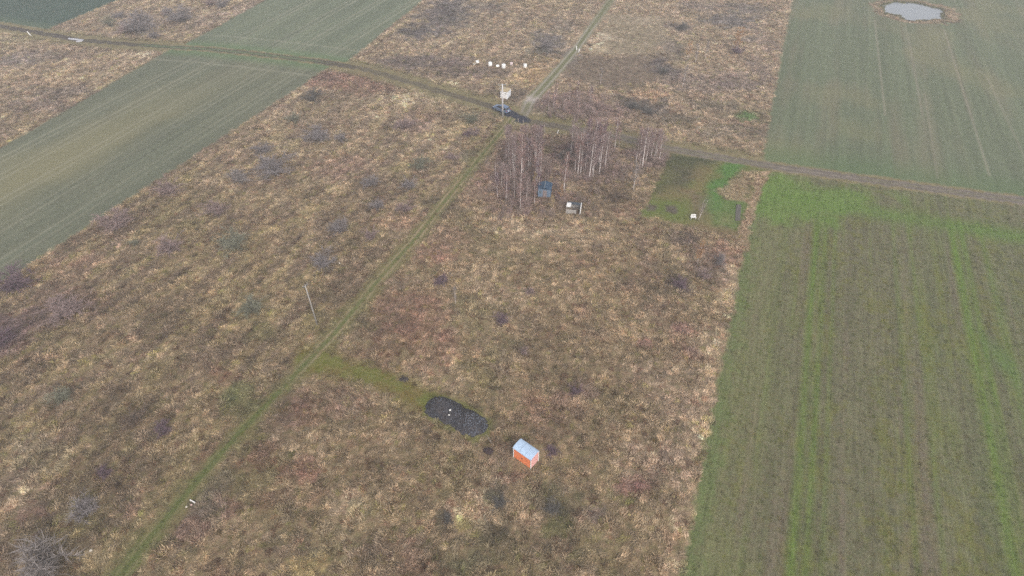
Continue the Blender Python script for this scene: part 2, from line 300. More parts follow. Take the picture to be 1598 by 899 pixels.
    ww = .92 - .24 * nearw + .25 * (fb(t1a, t1a * 0, 9, 120) - .5) + .35 * np.exp(-((t1a - 120) / 12) ** 2)
    tc = np.tile(np.array((116, 114, 76), float), (n, 1)); tc = mix(tc, ss(fb(X, Y, 2.5, 122), .4, .8) * .55, (134, 120, 86))
    tc = mix(tc, nearw * .6, (90, 98, 52))
    ruts = np.exp(-((t1d - .62) / .2) ** 2); tc = mix(tc, ruts * (.9 - .5 * nearw) * (.6 + .6 * fb(t1a, t1s, 7, 124)), (168, 148, 122))
    tc = mix(tc, np.exp(-(t1d / .25) ** 2) * .35, (92, 104, 56))
    m2 = ss(ww + .7 - t1d + jx * 2.0, -.7, .6); col = mix(col, m2 * .6 * (reg == 0), (112, 108, 68)); tall *= 1 - .6 * m2 * (t1d < 6)
    m = ss(ww - t1d + j1 * .9, -.35, .35) * (rd > 1.2); apply(m, tc, 9, .7)
    # spur to the gravel heap
    sw = 1.35 + .8 * np.exp(-(spa / 4) ** 2); tc = np.tile(np.array((112, 112, 58), float), (n, 1)); tc = mix(tc, ss(fb(X, Y, 2, 130), .35, .75) * .8, (120, 102, 62))
    tc = mix(tc, np.exp(-((spd - .7) / .25) ** 2) * .35, (134, 124, 80))
    m2 = ss(sw + .9 - spd + jx * 1.8, -.6, .5); col = mix(col, m2 * .5 * (reg == 0), (116, 108, 62)); tall *= 1 - .55 * m2
    m = ss(sw - spd + j1 * .9, -.35, .35) * (t1d > 1.0); apply(m, tc, 10, .7)
    # green fringe round the gravel heap
    m = ss(poly(X, Y, [(655, 622), (668, 612), (700, 612), (745, 638), (772, 655), (768, 680), (740, 690), (700, 672), (660, 650)]) + jx * 1.2, -.4, .5); col = mix(col, m * .6, (104, 112, 54)); tall *= 1 - m * .8
    # track north of the junction: two pale gravel ruts
    w2 = 1.3 + .5 * np.exp(-((t2a - 14) / 8) ** 2); tc = np.tile(np.array((116, 116, 84), float), (n, 1))
    gv = 1 - ss(t2a, 55, 85) * .55
    tc = mix(tc, np.exp(-((t2d - .85) / .32) ** 2) * .85 * gv, (176, 166, 158))
    blob = np.exp(-((t2a - 10) / 2.0) ** 2) ; tc = mix(tc, blob * .9, (190, 178, 172))
    tc = mix(tc, (1 - ss(t2a, 3, 9)) * .5, (134, 122, 112))
    m = ss(w2 - t2d + j1 * .8, -.35, .35) * (rd > 1.0) * (ap < -.2); m_v = ss(w2 + .9 - t2d + jx * 1.6, -.4, .5) ; tall *= 1 - m_v
    apply(m, tc, 11, .4)
    tall *= ss(np.hypot(X - P(827, 712)[0], Y - P(827, 712)[1]), 1.9, 2.3)
    z = -.55 * ss(.72 - PD, 0, .08)
    return col, det, wet, np.clip(tall, 0, 1), reg, z

# ------------------------------------------------------------------ node helpers / materials
def new_mat(name):
    m = bpy.data.materials.new(name); m.use_nodes = True
    return m, m.node_tree, m.node_tree.nodes['Principled BSDF']
def node(nt, t, **kw):
    nd = nt.nodes.new(t)
    for k, v_ in kw.items(): setattr(nd, k, v_)
    return nd
def mathn(nt, op, a, b=None, clamp=False):
    nd = nt.nodes.new('ShaderNodeMath'); nd.operation = op; nd.use_clamp = clamp
    for i, s in enumerate((a, b)):
        if s is None: continue
        if isinstance(s, (int, float)): nd.inputs[i].default_value = s
        else: nt.links.new(s, nd.inputs[i])
    return nd.outputs[0]
def noise(nt, vec, scale, detail=3, rough=.6):
    nd = nt.nodes.new('ShaderNodeTexNoise'); nd.inputs['Scale'].default_value = scale; nd.inputs['Detail'].default_value = detail
    nd.inputs['Roughness'].default_value = rough
    if vec is not None: nt.links.new(vec, nd.inputs['Vector'])
    return nd.outputs['Fac']
TB = 2.25
ALB = 0.80      # seen brightness -> albedo

def ground_material():
    m, nt, bs = new_mat('ground_cover')
    at = node(nt, 'ShaderNodeAttribute', attribute_name='col'); dt = node(nt, 'ShaderNodeAttribute', attribute_name='det'); wt = node(nt, 'ShaderNodeAttribute', attribute_name='wet')
    geo = node(nt, 'ShaderNodeNewGeometry')
    mp = node(nt, 'ShaderNodeMapping'); nt.links.new(geo.outputs['Position'], mp.inputs['Vector'])
    mp.inputs['Rotation'].default_value = (0, 0, math.atan2(UD[0], UD[1])); mq = node(nt, 'ShaderNodeMapping'); nt.links.new(mp.outputs[0], mq.inputs['Vector']); mq.inputs['Scale'].default_value = (1.6, .10, 1); dr = node(nt, 'ShaderNodeAttribute', attribute_name='drl'); mp.inputs['Scale'].default_value = (1, 1, 1)
    n1 = noise(nt, geo.outputs['Position'], 4.5, 4, .7); n2 = noise(nt, mp.outputs[0], 2.2, 4, .7); n3 = noise(nt, geo.outputs['Position'], 1.3, 2); n4 = noise(nt, mq.outputs[0], 1.5, 4, .65)
    s = mathn(nt, 'ADD', mathn(nt, 'MULTIPLY', mathn(nt, 'SUBTRACT', n1, .5), 1.9), mathn(nt, 'MULTIPLY', mathn(nt, 'SUBTRACT', n2, .5), 1.3))
    s = mathn(nt, 'ADD', mathn(nt, 'MULTIPLY', s, dt.outputs['Fac']), 1.0)
    s = mathn(nt, 'ADD', s, mathn(nt, 'MULTIPLY', mathn(nt, 'MULTIPLY', mathn(nt, 'SUBTRACT', n4, .5), 1.1), dr.outputs['Fac']))
    s = mathn(nt, 'MAXIMUM', s, .25)
    mul = node(nt, 'ShaderNodeMix', data_type='RGBA', blend_type='MULTIPLY'); mul.inputs[0].default_value = 1
    cmb = node(nt, 'ShaderNodeCombineColor'); 
    # the noise also drifts between warm and green, as mixed plants do
    g = mathn(nt, 'MULTIPLY', mathn(nt, 'SUBTRACT', n3, .5), dt.outputs['Fac'])
    nt.links.new(mathn(nt, 'SUBTRACT', s, mathn(nt, 'MULTIPLY', g, .35)), cmb.inputs[0]); nt.links.new(mathn(nt, 'ADD', s, mathn(nt, 'MULTIPLY', g, .12)), cmb.inputs[1])
    nt.links.new(mathn(nt, 'SUBTRACT', s, mathn(nt, 'MULTIPLY', g, .3)), cmb.inputs[2])
    nt.links.new(at.outputs['Color'], mul.inputs[6]); nt.links.new(cmb.outputs[0], mul.inputs[7]); nt.links.new(mul.outputs[2], bs.inputs['Base Color'])
    nt.links.new(mathn(nt, 'SUBTRACT', .95, mathn(nt, 'MULTIPLY', wt.outputs['Fac'], .6)), bs.inputs['Roughness'])
    bs.inputs['Specular IOR Level'].default_value = .12
    nt.links.new(mathn(nt, 'ADD', mathn(nt, 'MULTIPLY', wt.outputs['Fac'], .4), .08), bs.inputs['Specular IOR Level'])
    bp = node(nt, 'ShaderNodeBump'); bp.inputs['Distance'].default_value = .15
    nt.links.new(n1, bp.inputs['Height']); nt.links.new(dt.outputs['Fac'], bp.inputs['Strength']); nt.links.new(bp.outputs[0], bs.inputs['Normal'])
    return m
GROUND = ground_material()

def plain(name, rgb, rough=.7, metal=0, var=.25, scale=6., spec=.3, bump=0.):
    m, nt, bs = new_mat(name); tc = node(nt, 'ShaderNodeTexCoord')
    f = noise(nt, tc.outputs['Object'], scale, 5, .65)
    k = mathn(nt, 'ADD', mathn(nt, 'MULTIPLY', mathn(nt, 'SUBTRACT', f, .5), var * 2), 1.0)
    mul = node(nt, 'ShaderNodeVectorMath', operation='SCALE'); mul.inputs[0].default_value = rgb; nt.links.new(k, mul.inputs['Scale'])
    nt.links.new(mul.outputs[0], bs.inputs['Base Color']); bs.inputs['Roughness'].default_value = rough; bs.inputs['Metallic'].default_value = metal
    bs.inputs['Specular IOR Level'].default_value = spec
    if bump:
        bp = node(nt, 'ShaderNodeBump'); bp.inputs['Distance'].default_value = bump; bp.inputs['Strength'].default_value = .8
        nt.links.new(f, bp.inputs['Height']); nt.links.new(bp.outputs[0], bs.inputs['Normal'])
    return m

def tagd(o, label=None, cat=None, group=None, kind=None):
    if label: o['label'] = label
    if cat: o['category'] = cat
    if group: o['group'] = group
    if kind: o['kind'] = kind
    return o

# ------------------------------------------------------------------ ground, in one continuous surface split by what it is
def build_ground():
    xs, ys, ks = [], [], []
    cells_f, cells_c = [], []
    for i in range(-40, 40):
        for j in range(-20, 60):
            x0, y0 = i * 10, j * 10
            hwid = .832 * (max(y0 + 10, 0) * cp + CAMH * sp) + 14
            inside = (min(abs(x0), abs(x0 + 10)) < hwid) and 10 < y0 + 10 and y0 < 245 and y0 >= 10
            (cells_f if inside else cells_c).append((x0, y0))
    VX, VY, QU = [], [], []; base = 0
    def grid(x0, y0, sx, sy, n):
        nonlocal base
        t = np.linspace(0, 1, n + 1); gx, gy = np.meshgrid(x0 + sx * t, y0 + sy * t)
        VX.append(gx.ravel()); VY.append(gy.ravel())
        a = (np.arange(n)[:, None] * (n + 1) + np.arange(n)[None, :]).ravel() + base
        QU.append(np.stack([a, a + 1, a + n + 2, a + n + 1], 1)); base += (n + 1) ** 2
    for (x0, y0) in cells_f: grid(x0, y0, 10, 10, 34 if y0 < 110 else 24)
    for (x0, y0) in cells_c: grid(x0, y0, 10, 10, 2)
    for (x0, y0, sx, sy) in ((-3000, -3000, 6000, 2800), (-3000, 600, 6000, 2400), (-3000, -200, 2600, 800), (400, -200, 2600, 800)):
        grid(x0, y0, sx, sy, 12)
    X = np.concatenate(VX); Y = np.concatenate(VY); Q = np.concatenate(QU)
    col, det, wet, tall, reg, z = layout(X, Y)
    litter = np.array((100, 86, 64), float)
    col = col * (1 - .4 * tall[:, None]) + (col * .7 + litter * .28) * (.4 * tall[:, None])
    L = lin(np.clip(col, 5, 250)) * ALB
    rq = reg[Q]; rq = np.sort(rq, 1)[:, 2]
    names = {0: 'ground', 1: 'crop_field', 2: 'crop_field', 3: 'crop_field', 4: 'crop_field', 5: 'crop_field', 6: 'lawn', 7: 'dirt_road', 8: 'asphalt_pavement', 9: 'grass_track', 10: 'grass_path', 11: 'gravel_track'}
    labels = {0: 'rough unmown meadow of dead brown and straw grass', 1: 'large green strip field on the left with pale wheel lines', 2: 'green field strip beyond the dirt road',
              3: 'dark blue green field in the top left corner', 4: 'grey green field around the pond', 5: 'brown and green striped field on the right',
              6: 'mown green lawn plot between the birches and the right field', 7: 'dark dirt road crossing the fields', 8: 'dark wet asphalt patch at the track junction',
              9: 'grassy farm track with two worn ruts', 10: 'short olive green path leading to the gravel heap', 11: 'pale gravel rut track going up from the junction'}
    for r_ in range(12):
        q = Q[rq == r_]
        if not len(q): continue
        ids, inv = np.unique(q.ravel(), return_inverse=True); q2 = inv.reshape(-1, 4)
        me = bpy.data.meshes.new(names[r_]); nv = len(ids); nq = len(q2)
        me.vertices.add(nv); me.loops.add(nq * 4); me.polygons.add(nq)
        co = np.stack([X[ids], Y[ids], z[ids]], 1).astype(np.float32)
        me.vertices.foreach_set('co', co.ravel()); me.loops.foreach_set('vertex_index', q2.ravel().astype(np.int32))
        me.polygons.foreach_set('loop_start', (np.arange(nq) * 4).astype(np.int32))
        me.update(calc_edges=True)
        ca = me.attributes.new('col', 'FLOAT_COLOR', 'POINT'); ca.data.foreach_set('color', np.concatenate([L[ids], np.ones((nv, 1))], 1).astype(np.float32).ravel())
        for nm, arr in (('det', det), ('wet', wet), ('drl', ((reg > 0) & (reg < 6)) * np.where(reg == 5, 1., .3))):
            at = me.attributes.new(nm, 'FLOAT', 'POINT'); at.data.foreach_set('value', arr[ids].astype(np.float32))
        me.materials.append(GROUND)
        o = bpy.data.objects.new(names[r_], me); C.objects.link(o); o['kind'] = 'structure'; o['label'] = labels[r_]
build_ground()

# pond
def build_pond():
    m, nt, bs = new_mat('pond_water'); bs.inputs['Base Color'].default_value = (.20, .22, .25, 1); bs.inputs['Roughness'].default_value = .08
    bs.inputs['Specular IOR Level'].default_value = 1.0; bs.inputs['IOR'].default_value = 2.6
    geo = node(nt, 'ShaderNodeNewGeometry'); bp = node(nt, 'ShaderNodeBump'); bp.inputs['Distance'].default_value = .01; bp.inputs['Strength'].default_value = .3
    nt.links.new(noise(nt, geo.outputs['Position'], 3, 3), bp.inputs['Height']); nt.links.new(bp.outputs[0], bs.inputs['Normal'])
    vs = []; n = 96
    for i in range(n):
        a = 2 * math.pi * i / n
        vs.append((PC[0] + 10.1 * math.cos(a), PC[1] + 9.1 * math.sin(a), -.18))
    me = bpy.data.meshes.new('pond_water'); me.from_pydata(vs, [], [list(range(n))]); me.materials.append(m)
    o = bpy.data.objects.new('pond_water', me); C.objects.link(o); tagd(o, 'small oval pond of pale still water in the green field', None, None, 'structure')
build_pond()

# ------------------------------------------------------------------ mesh builder
class MB:
    def __init__(s): s.v = []; s.f = []; s.c = []
    def quad(s, a, b, c, d): n = len(s.v); s.v += [tuple(a), tuple(b), tuple(c), tuple(d)]; s.f.append((n, n + 1, n + 2, n + 3))
    def tri(s, a, b, c): n = len(s.v); s.v += [tuple(a), tuple(b), tuple(c)]; s.f.append((n, n + 1, n + 2))
    def box(s, cx, cy, cz, sx, sy, sz, rz=0, mat=None):
        n = len(s.v); cr, sr = math.cos(rz), math.sin(rz)
        for dz in (-.5, .5):
            for dx, dy in ((-.5, -.5), (.5, -.5), (.5, .5), (-.5, .5)):
                x, y = dx * sx, dy * sy; p = Vector((cx + x * cr - y * sr, cy + x * sr + y * cr, cz + dz * sz))
                s.v.append(tuple(mat @ p if mat else p))
        s.f += [(n, n + 3, n + 2, n + 1), (n + 4, n + 5, n + 6, n + 7)] + [(n + i, n + (i + 1) % 4, n + 4 + (i + 1) % 4, n + 4 + i) for i in range(4)]
    def tube(s, pts, rad, k=6, cap=True):
        pts = [Vector(p) for p in pts]; n0 = len(s.v)
        for i, p in enumerate(pts):
            t = (pts[min(i + 1, len(pts) - 1)] - pts[max(i - 1, 0)]).normalized()
            a = t.orthogonal().normalized(); b = t.cross(a); r = rad[i] if isinstance(rad, (list, tuple)) else rad
            for j in range(k):
                th = 2 * math.pi * j / k; s.v.append(tuple(p + (a * math.cos(th) + b * math.sin(th)) * r))
        for i in range(len(pts) - 1):
            for j in range(k):
                a = n0 + i * k + j; b = n0 + i * k + (j + 1) % k; s.f.append((a, b, b + k, a + k))
        if cap: s.f.append(tuple(n0 + j for j in range(k))[::-1]); s.f.append(tuple(n0 + (len(pts) - 1) * k + j for j in range(k)))
    def prism(s, prof, y0, y1):      # profile in xz, extruded along y
        n = len(s.v); k = len(prof)
        for y in (y0, y1): s.v += [(p[0], y, p[1]) for p in prof]
        s.f.append(tuple(range(n, n + k))); s.f.append(tuple(range(n + 2 * k - 1, n + k - 1, -1)))
        for i in range(k): s.f.append((n + (i + 1) % k, n + i, n + k + i, n + k + (i + 1) % k))
    def mesh(s, name, mat, smooth=False):
        me = bpy.data.meshes.new(name); me.from_pydata(s.v, [], s.f)
        if mat: me.materials.append(mat)
        if smooth: me.polygons.foreach_set('use_smooth', [True] * len(me.polygons))
        me.update(); return me
    def build(s, name, mat, parent=None, smooth=False, bevel=0):
        o = bpy.data.objects.new(name, s.mesh(name, mat, smooth)); C.objects.link(o); o.parent = parent
        if bevel:
            b = o.modifiers.new('edge', 'BEVEL'); b.width = bevel; b.segments = 2
        return o
def empty(name, loc, rz=0):
    o = bpy.data.objects.new(name, None); C.objects.link(o); o.location = loc; o.rotation_euler = (0, 0, rz); return o
def copy_tree(o, parent=None):
    c = o.copy(); C.objects.link(c); c.parent = parent
    for ch in CH.get(o.name, []): copy_tree(ch, c)
    return c
CH = {}
def kids(o, lst): CH[o.name] = lst

# ------------------------------------------------------------------ rough grass (stuff): instanced tufts, coloured by where they grow
def tuft_mesh(kind, seed):
    r = random.Random(seed); v = []; f = []; sh = []
    nb = {0: 30, 1: 30, 2: 22, 3: 16}[kind]
    ldir = 0
    for i in range(nb):
        a = r.uniform(0, 6.28); d = r.random() ** .6 * .42; bx, by = d * math.cos(a), d * math.sin(a)
        h = r.uniform(.35, .8) * {0: 1, 1: .8, 2: .65, 3: 1.15}[kind]; lean = r.uniform(.3, .9) if kind != 1 else r.uniform(.7, 1.4)
        la = (a + r.uniform(-.7, .7)) if kind != 1 else ldir + r.uniform(-.5, .5)
        wd = r.uniform(.022, .05) * (1.5 if kind == 1 else 1) * (1.8 if kind == 2 else 1) * (.8 if kind == 3 else 1); wa = r.uniform(0, 3.14)
        wx, wy = wd * math.cos(wa), wd * math.sin(wa)
        mx, my = bx + lean * .35 * h * math.cos(la), by + lean * .35 * h * math.sin(la)
        tx, ty = bx + lean * h * math.cos(la), by + lean * h * math.sin(la); th = h * (1 - .45 * min(lean, 1.2))
        n = len(v); v += [(bx - wx, by - wy, -.02), (bx + wx, by + wy, -.02), (mx + wx, my + wy, th * .6), (mx - wx, my - wy, th * .6), (tx, ty, th)]
        s = r.uniform(.62, 1.36); sh += [s * .8, s * .8, s, s, s * 1.1]
        f += [(n, n + 1, n + 2, n + 3), (n + 3, n + 2, n + 4)]
    me = bpy.data.meshes.new('tuft'); me.from_pydata(v, [], f)
    at = me.attributes.new('sh', 'FLOAT', 'POINT'); at.data.foreach_set('value', sh); return me
def leafy(nt, colr, bs, k):
    # thin dead leaves and twigs pass part of the light through
    nt.links.new(colr, bs.inputs['Base Color']); bs.inputs['Roughness'].default_value = .9; bs.inputs['Specular IOR Level'].default_value = .1
    tl = node(nt, 'ShaderNodeBsdfTranslucent'); nt.links.new(colr, tl.inputs['Color']); mx = node(nt, 'ShaderNodeMixShader'); mx.inputs[0].default_value = k
    nt.links.new(bs.outputs[0], mx.inputs[1]); nt.links.new(tl.outputs[0], mx.inputs[2]); nt.links.new(mx.outputs[0], nt.nodes['Material Output'].inputs['Surface'])
def tuft_material():
    m, nt, bs = new_mat('dry_grass'); at = node(nt, 'ShaderNodeAttribute', attribute_name='tc', attribute_type='INSTANCER'); s = node(nt, 'ShaderNodeAttribute', attribute_name='sh')
    mul = node(nt, 'ShaderNodeVectorMath', operation='SCALE'); nt.links.new(at.outputs['Color'], mul.inputs[0]); nt.links.new(s.outputs['Fac'], mul.inputs['Scale'])
    leafy(nt, mul.outputs[0], bs, .5)
    return m
TUFTM = tuft_material()
def scatter(name, X, Y, Z, colr, scl, meshes, pick, rot, label, tilt=None, yscl=None):
    me = bpy.data.meshes.new(name); n = len(X)
    me.vertices.add(n); me.vertices.foreach_set('co', np.stack([X, Y, Z], 1).astype(np.float32).ravel())
    a = me.attributes.new('tc', 'FLOAT_COLOR', 'POINT'); a.data.foreach_set('color', np.concatenate([colr, np.ones((n, 1))], 1).astype(np.float32).ravel())
    a = me.attributes.new('sc', 'FLOAT_VECTOR', 'POINT'); a.data.foreach_set('vector', np.stack([scl[0], scl[0], scl[1]], 1).astype(np.float32).ravel())
    a = me.attributes.new('rt', 'FLOAT_VECTOR', 'POINT'); a.data.foreach_set('vector', np.stack([rot * 0, rot * 0, rot], 1).astype(np.float32).ravel())
    a = me.attributes.new('pk', 'INT', 'POINT'); a.data.foreach_set('value', pick.astype(np.int32))
    o = bpy.data.objects.new(name, me); C.objects.link(o)
    ng = bpy.data.node_groups.new(name, 'GeometryNodeTree')
    ng.interface.new_socket('Geometry', in_out='INPUT', socket_type='NodeSocketGeometry'); ng.interface.new_socket('Geometry', in_out='OUTPUT', socket_type='NodeSocketGeometry')
    gi = ng.nodes.new('NodeGroupInput'); go = ng.nodes.new('NodeGroupOutput'); iop = ng.nodes.new('GeometryNodeInstanceOnPoints'); g2i = ng.nodes.new('GeometryNodeGeometryToInstance')
    for tm in reversed(meshes):
        src = bpy.data.objects.new('tuft_source', tm); oi = ng.nodes.new('GeometryNodeObjectInfo'); oi.inputs['Object'].default_value = src; ng.links.new(oi.outputs['Geometry'], g2i.inputs[0])
    def named(nm, t):
        nd = ng.nodes.new('GeometryNodeInputNamedAttribute'); nd.data_type = t; nd.inputs['Name'].default_value = nm; return nd.outputs[0]
    ng.links.new(gi.outputs[0], iop.inputs['Points']); ng.links.new(g2i.outputs[0], iop.inputs['Instance'])
    iop.inputs['Pick Instance'].default_value = True
    ng.links.new(named('pk', 'INT'), iop.inputs['Instance Index']); ng.links.new(named('rt', 'FLOAT_VECTOR'), iop.inputs['Rotation']); ng.links.new(named('sc', 'FLOAT_VECTOR'), iop.inputs['Scale'])
    ng.links.new(iop.outputs[0], go.inputs[0])
    md = o.modifiers.new('scatter', 'NODES'); md.node_group = ng
    tagd(o, label, None, None, 'stuff'); return o
rs_ = np.random.RandomState(11)
def frustum_pts(dens, y0=18, y1=245):
    n = int(dens * 400 * (y1 - y0)); X = rs_.uniform(-200, 200, n); Y = rs_.uniform(y0, y1, n)
    k = np.abs(X) < .832 * (Y * cp + CAMH * sp) + 9; return X[k], Y[k]
def build_grass():
    X, Y = frustum_pts(3.6)
    col, det, wet, tall, reg, z = layout(X, Y)
    clump = fb(X, Y, 1.6, 200); big = fb(X, Y, 6, 205)
    keep = (rs_.rand(len(X)) < tall * (.35 + .9 * clump)) & (tall > .12)
    X, Y, col, clump, big, tall, z = X[keep], Y[keep], col[keep], clump[keep], big[keep], tall[keep], z[keep]
    n = len(X); print('tufts', n)
    br = rs_.uniform(.84, 1.2, n) * (.97 + .1 * clump)
    tint = np.stack([1 + rs_.normal(0, .02, n), np.ones(n), 1 + rs_.normal(0, .03, n)], 1)
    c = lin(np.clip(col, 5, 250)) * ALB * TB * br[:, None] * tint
    c = c * .80 + c.mean(1, keepdims=True) * np.array((1.0, .97, .95)) * .20
    gr = rs_.rand(n) < .07; c[gr] = c[gr] * np.array((.78, .86, .6)); dk = rs_.rand(n) < .10; c[dk] *= np.array((.62, .52, .5))
    s = rs_.uniform(.7, 1.2, n) * (.75 + .5 * big); zs = s * (.36 + .58 * clump) * (.5 + .5 * tall)
    pk = rs_.choice(8, n, p=[.12, .12, .23, .22, .08, .09, .07, .07])
    meshes = [tuft_mesh(k, i) for i, k in enumerate((0, 0, 1, 1, 0, 1, 3, 3))]
    for me in meshes: me.materials.append(TUFTM)
    scatter('dry_grass', X, Y, z, np.clip(c, .005, .85), (s, zs), meshes, pk, np.where((pk == 2) | (pk == 3) | (pk == 5), 9 * fb(X, Y, 9, 230) + rs_.normal(0, .45, n), rs_.uniform(0, 6.28, n)), 'tall dead grass and weeds covering the unmown meadows')
build_grass()
def build_low():
    X, Y = frustum_pts(2.6)
    col, det, wet, tall, reg, z = layout(X, Y)
    p = np.select([reg == 5, reg == 6, reg == 9, reg == 10], [.55, .7, .5, .7], 0) * (.35 + .9 * fb(X, Y, 3, 210))
    k = rs_.rand(len(X)) < p; X, Y, col, reg, z = X[k], Y[k], col[k], reg[k], z[k]; n = len(X); print('low', n)
    c = lin(np.clip(col, 5, 250)) * ALB * 1.35 * rs_.uniform(.75, 1.3, n)[:, None]
    g = rs_.rand(n) < .35; c[g] *= np.array((.95, 1.15, .62)); g = rs_.rand(n) < .18; c[g] *= np.array((1.25, 1.08, .85))
    s = rs_.uniform(.25, .6, n); zs = s * rs_.uniform(.15, .35, n)
    meshes = [tuft_mesh(q, 30 + i) for i, q in enumerate((2, 0, 2))]
    for me in meshes: me.materials.append(TUFTM)
    scatter('low_weeds', X, Y, z, np.clip(c, .005, .85), (s, zs), meshes, rs_.randint(0, 3, n), rs_.uniform(0, 6.28, n), 'low green weeds and short grass on the field, lawn and tracks')
build_low()
THICK = [(785, 225, 850, 282, 1.0), (890, 215, 950, 280, 1.0), (995, 222, 1038, 262, .9), (774, 280, 848, 335, .9), (850, 290, 890, 330, .5), (850, 155, 950, 190, .55), (940, 240, 1000, 300, .35)]
def build_brush():
    X, Y = frustum_pts(1.35, 90, 185); p = np.zeros(len(X))
    for (x0, y0, x1, y1, d) in THICK: p = np.maximum(p, ss(poly(X, Y, [(x0, y0), (x1, y0), (x1, y1), (x0, y1)]) + (fb(X, Y, 5, 220) - .5) * 6, -1.5, 1.5) * d)
    reg = layout(X, Y)[4]; ok = (rs_.rand(len(X)) < p) & (reg == 0); X, Y = X[ok], Y[ok]; n = len(X); print('brush', n)
    for q, r_ in ((P(850, 303), 2.6), (P(895, 330), 2.6), (P(934, 203), 1.5), (P(850, 320), 3.0)):
        ok = np.hypot(X - q[0], Y - q[1]) > r_; X, Y = X[ok], Y[ok]
    n = len(X); base = np.array([(.37, .27, .255), (.39, .30, .265), (.34, .265, .23)])[rs_.randint(0, 3, n)] * rs_.uniform(.8, 1.25, n)[:, None]
    s = rs_.uniform(.5, 1.0, n); zs = rs_.uniform(.6, 1.35, n)
    m, nt, bs = new_mat('brushwood'); at = node(nt, 'ShaderNodeAttribute', attribute_name='tc', attribute_type='INSTANCER'); leafy(nt, at.outputs['Color'], bs, .4)
    ms = []
    for i in range(3):
        r = random.Random(60 + i); tw = MB()
        for j in range(150):
            a = r.uniform(0, 6.28); d = r.random() ** .5 * .6; p0 = Vector((d * math.cos(a), d * math.sin(a), r.uniform(0, 1.1))); twigstrip(tw, r, p0, Vector((math.cos(a) * .4, math.sin(a) * .4, 1)) + rdir(r) * .5, r.uniform(.4, .9), .012 * r.uniform(.6, 1.4))
        ms.append(tw.mesh('brush', m))
    scatter('undergrowth', X, Y, X * 0, base, (s, zs), ms, rs_.randint(0, 3, n), rs_.uniform(0, 6.28, n), 'mauve leafless saplings and brushwood under the birches')

# ------------------------------------------------------------------ bare shrubs and birches
def objcol_mat(name, var=.3):
    m, nt, bs = new_mat(name); oi = node(nt, 'ShaderNodeObjectInfo'); tc = node(nt, 'ShaderNodeTexCoord')
    k = mathn(nt, 'ADD', mathn(nt, 'MULTIPLY', mathn(nt, 'SUBTRACT', noise(nt, tc.outputs['Object'], 2.5, 3), .5), var * 2), 1.0)
    mul = node(nt, 'ShaderNodeVectorMath', operation='SCALE'); nt.links.new(oi.outputs['Color'], mul.inputs[0]); nt.links.new(k, mul.inputs['Scale'])
    leafy(nt, mul.outputs[0], bs, .4)
    return m
TWIG = objcol_mat('twigs'); BARK = objcol_mat('bark', .4)
def birch_bark():
    m, nt, bs = new_mat('birch_bark'); tc = node(nt, 'ShaderNodeTexCoord'); mp = node(nt, 'ShaderNodeMapping'); mp.inputs['Scale'].default_value = (1.5, 1.5, 7)
    nt.links.new(tc.outputs['Object'], mp.inputs['Vector']); f = noise(nt, mp.outputs[0], 1.6, 3)
    rp = node(nt, 'ShaderNodeValToRGB'); nt.links.new(f, rp.inputs[0]); e = rp.color_ramp.elements
    e[0].position = .34; e[0].color = (.14, .12, .11, 1); e[1].position = .42; e[1].color = (.62, .55, .52, 1)
    nt.links.new(rp.outputs[0], bs.inputs['Base Color']); bs.inputs['Roughness'].default_value = .7; return m
BIRCH = birch_bark()

def rdir(r, up=.0):
    while True:
        d = Vector((r.gauss(0, 1), r.gauss(0, 1), r.gauss(0, 1)))
        if d.length > .1: d.normalize(); d.z += up; return d.normalized()
def twigstrip(mb, r, p, d, L, wd):
    d = d.normalized(); s = d.cross(rdir(r)); 
    if s.length < .05: s = d.orthogonal()
    s = s.normalized() * wd; q = p + d * L * .55 + rdir(r) * L * .08; e = p + d * L
    n = len(mb.v); mb.v += [tuple(p - s), tuple(p + s), tuple(q + s * .7), tuple(q - s * .7), tuple(e)]; mb.f += [(n, n + 1, n + 2, n + 3), (n + 3, n + 2, n + 4)]
def shrub_proto(seed, nstem=9, ntw=620, spread=.9, wd=.014):
    """unit shrub: about 1 m radius, 2 m tall"""
    r = random.Random(seed); st = MB(); tw = MB(); segs = []
    for i in range(nstem):
        a = r.uniform(0, 6.28); lean = r.uniform(.15, 1) * spread; h = r.uniform(1.1, 1.9) * (1.1 - .3 * lean)
        p = Vector((r.uniform(-.15, .15), r.uniform(-.15, .15), -.05)); pts = [p.copy()]
        for k in range(1, 6):
            t = k / 5; pts.append(Vector((p.x + math.cos(a) * lean * t ** 1.3 + r.uniform(-.05, .05), p.y + math.sin(a) * lean * t ** 1.3 + r.uniform(-.05, .05), h * t ** .9)))
        st.tube(pts, [.028, .022, .018, .014, .009, .004], 5)
        segs.append(pts)
        for q in range(4):
            k = r.randint(1, 4); s0 = pts[k]; d = (Vector((math.cos(a), math.sin(a), 0)) * .3 + rdir(r, .5)).normalized(); L = r.uniform(.3, .7)
            s1 = s0 + d * L * .5 + rdir(r) * .05; s2 = s0 + d * L; st.tube([s0, s1, s2], [.011, .008, .003], 4); segs.append([s0, s1, s2])
    for i in range(ntw):
        sg = r.choice(segs); k = r.randint(0, len(sg) - 2)
        if len(sg) > 4 and k < 1: k = 2
        t = r.random(); p = sg[k].lerp(sg[k + 1], t); d = (sg[k + 1] - sg[k]).normalized() + rdir(r, .35) * 1.1
        twigstrip(tw, r, p, d, r.uniform(.2, .5), wd * r.uniform(.6, 1.3))
    return st.mesh('stems', BARK), tw.mesh('twigs', TWIG)
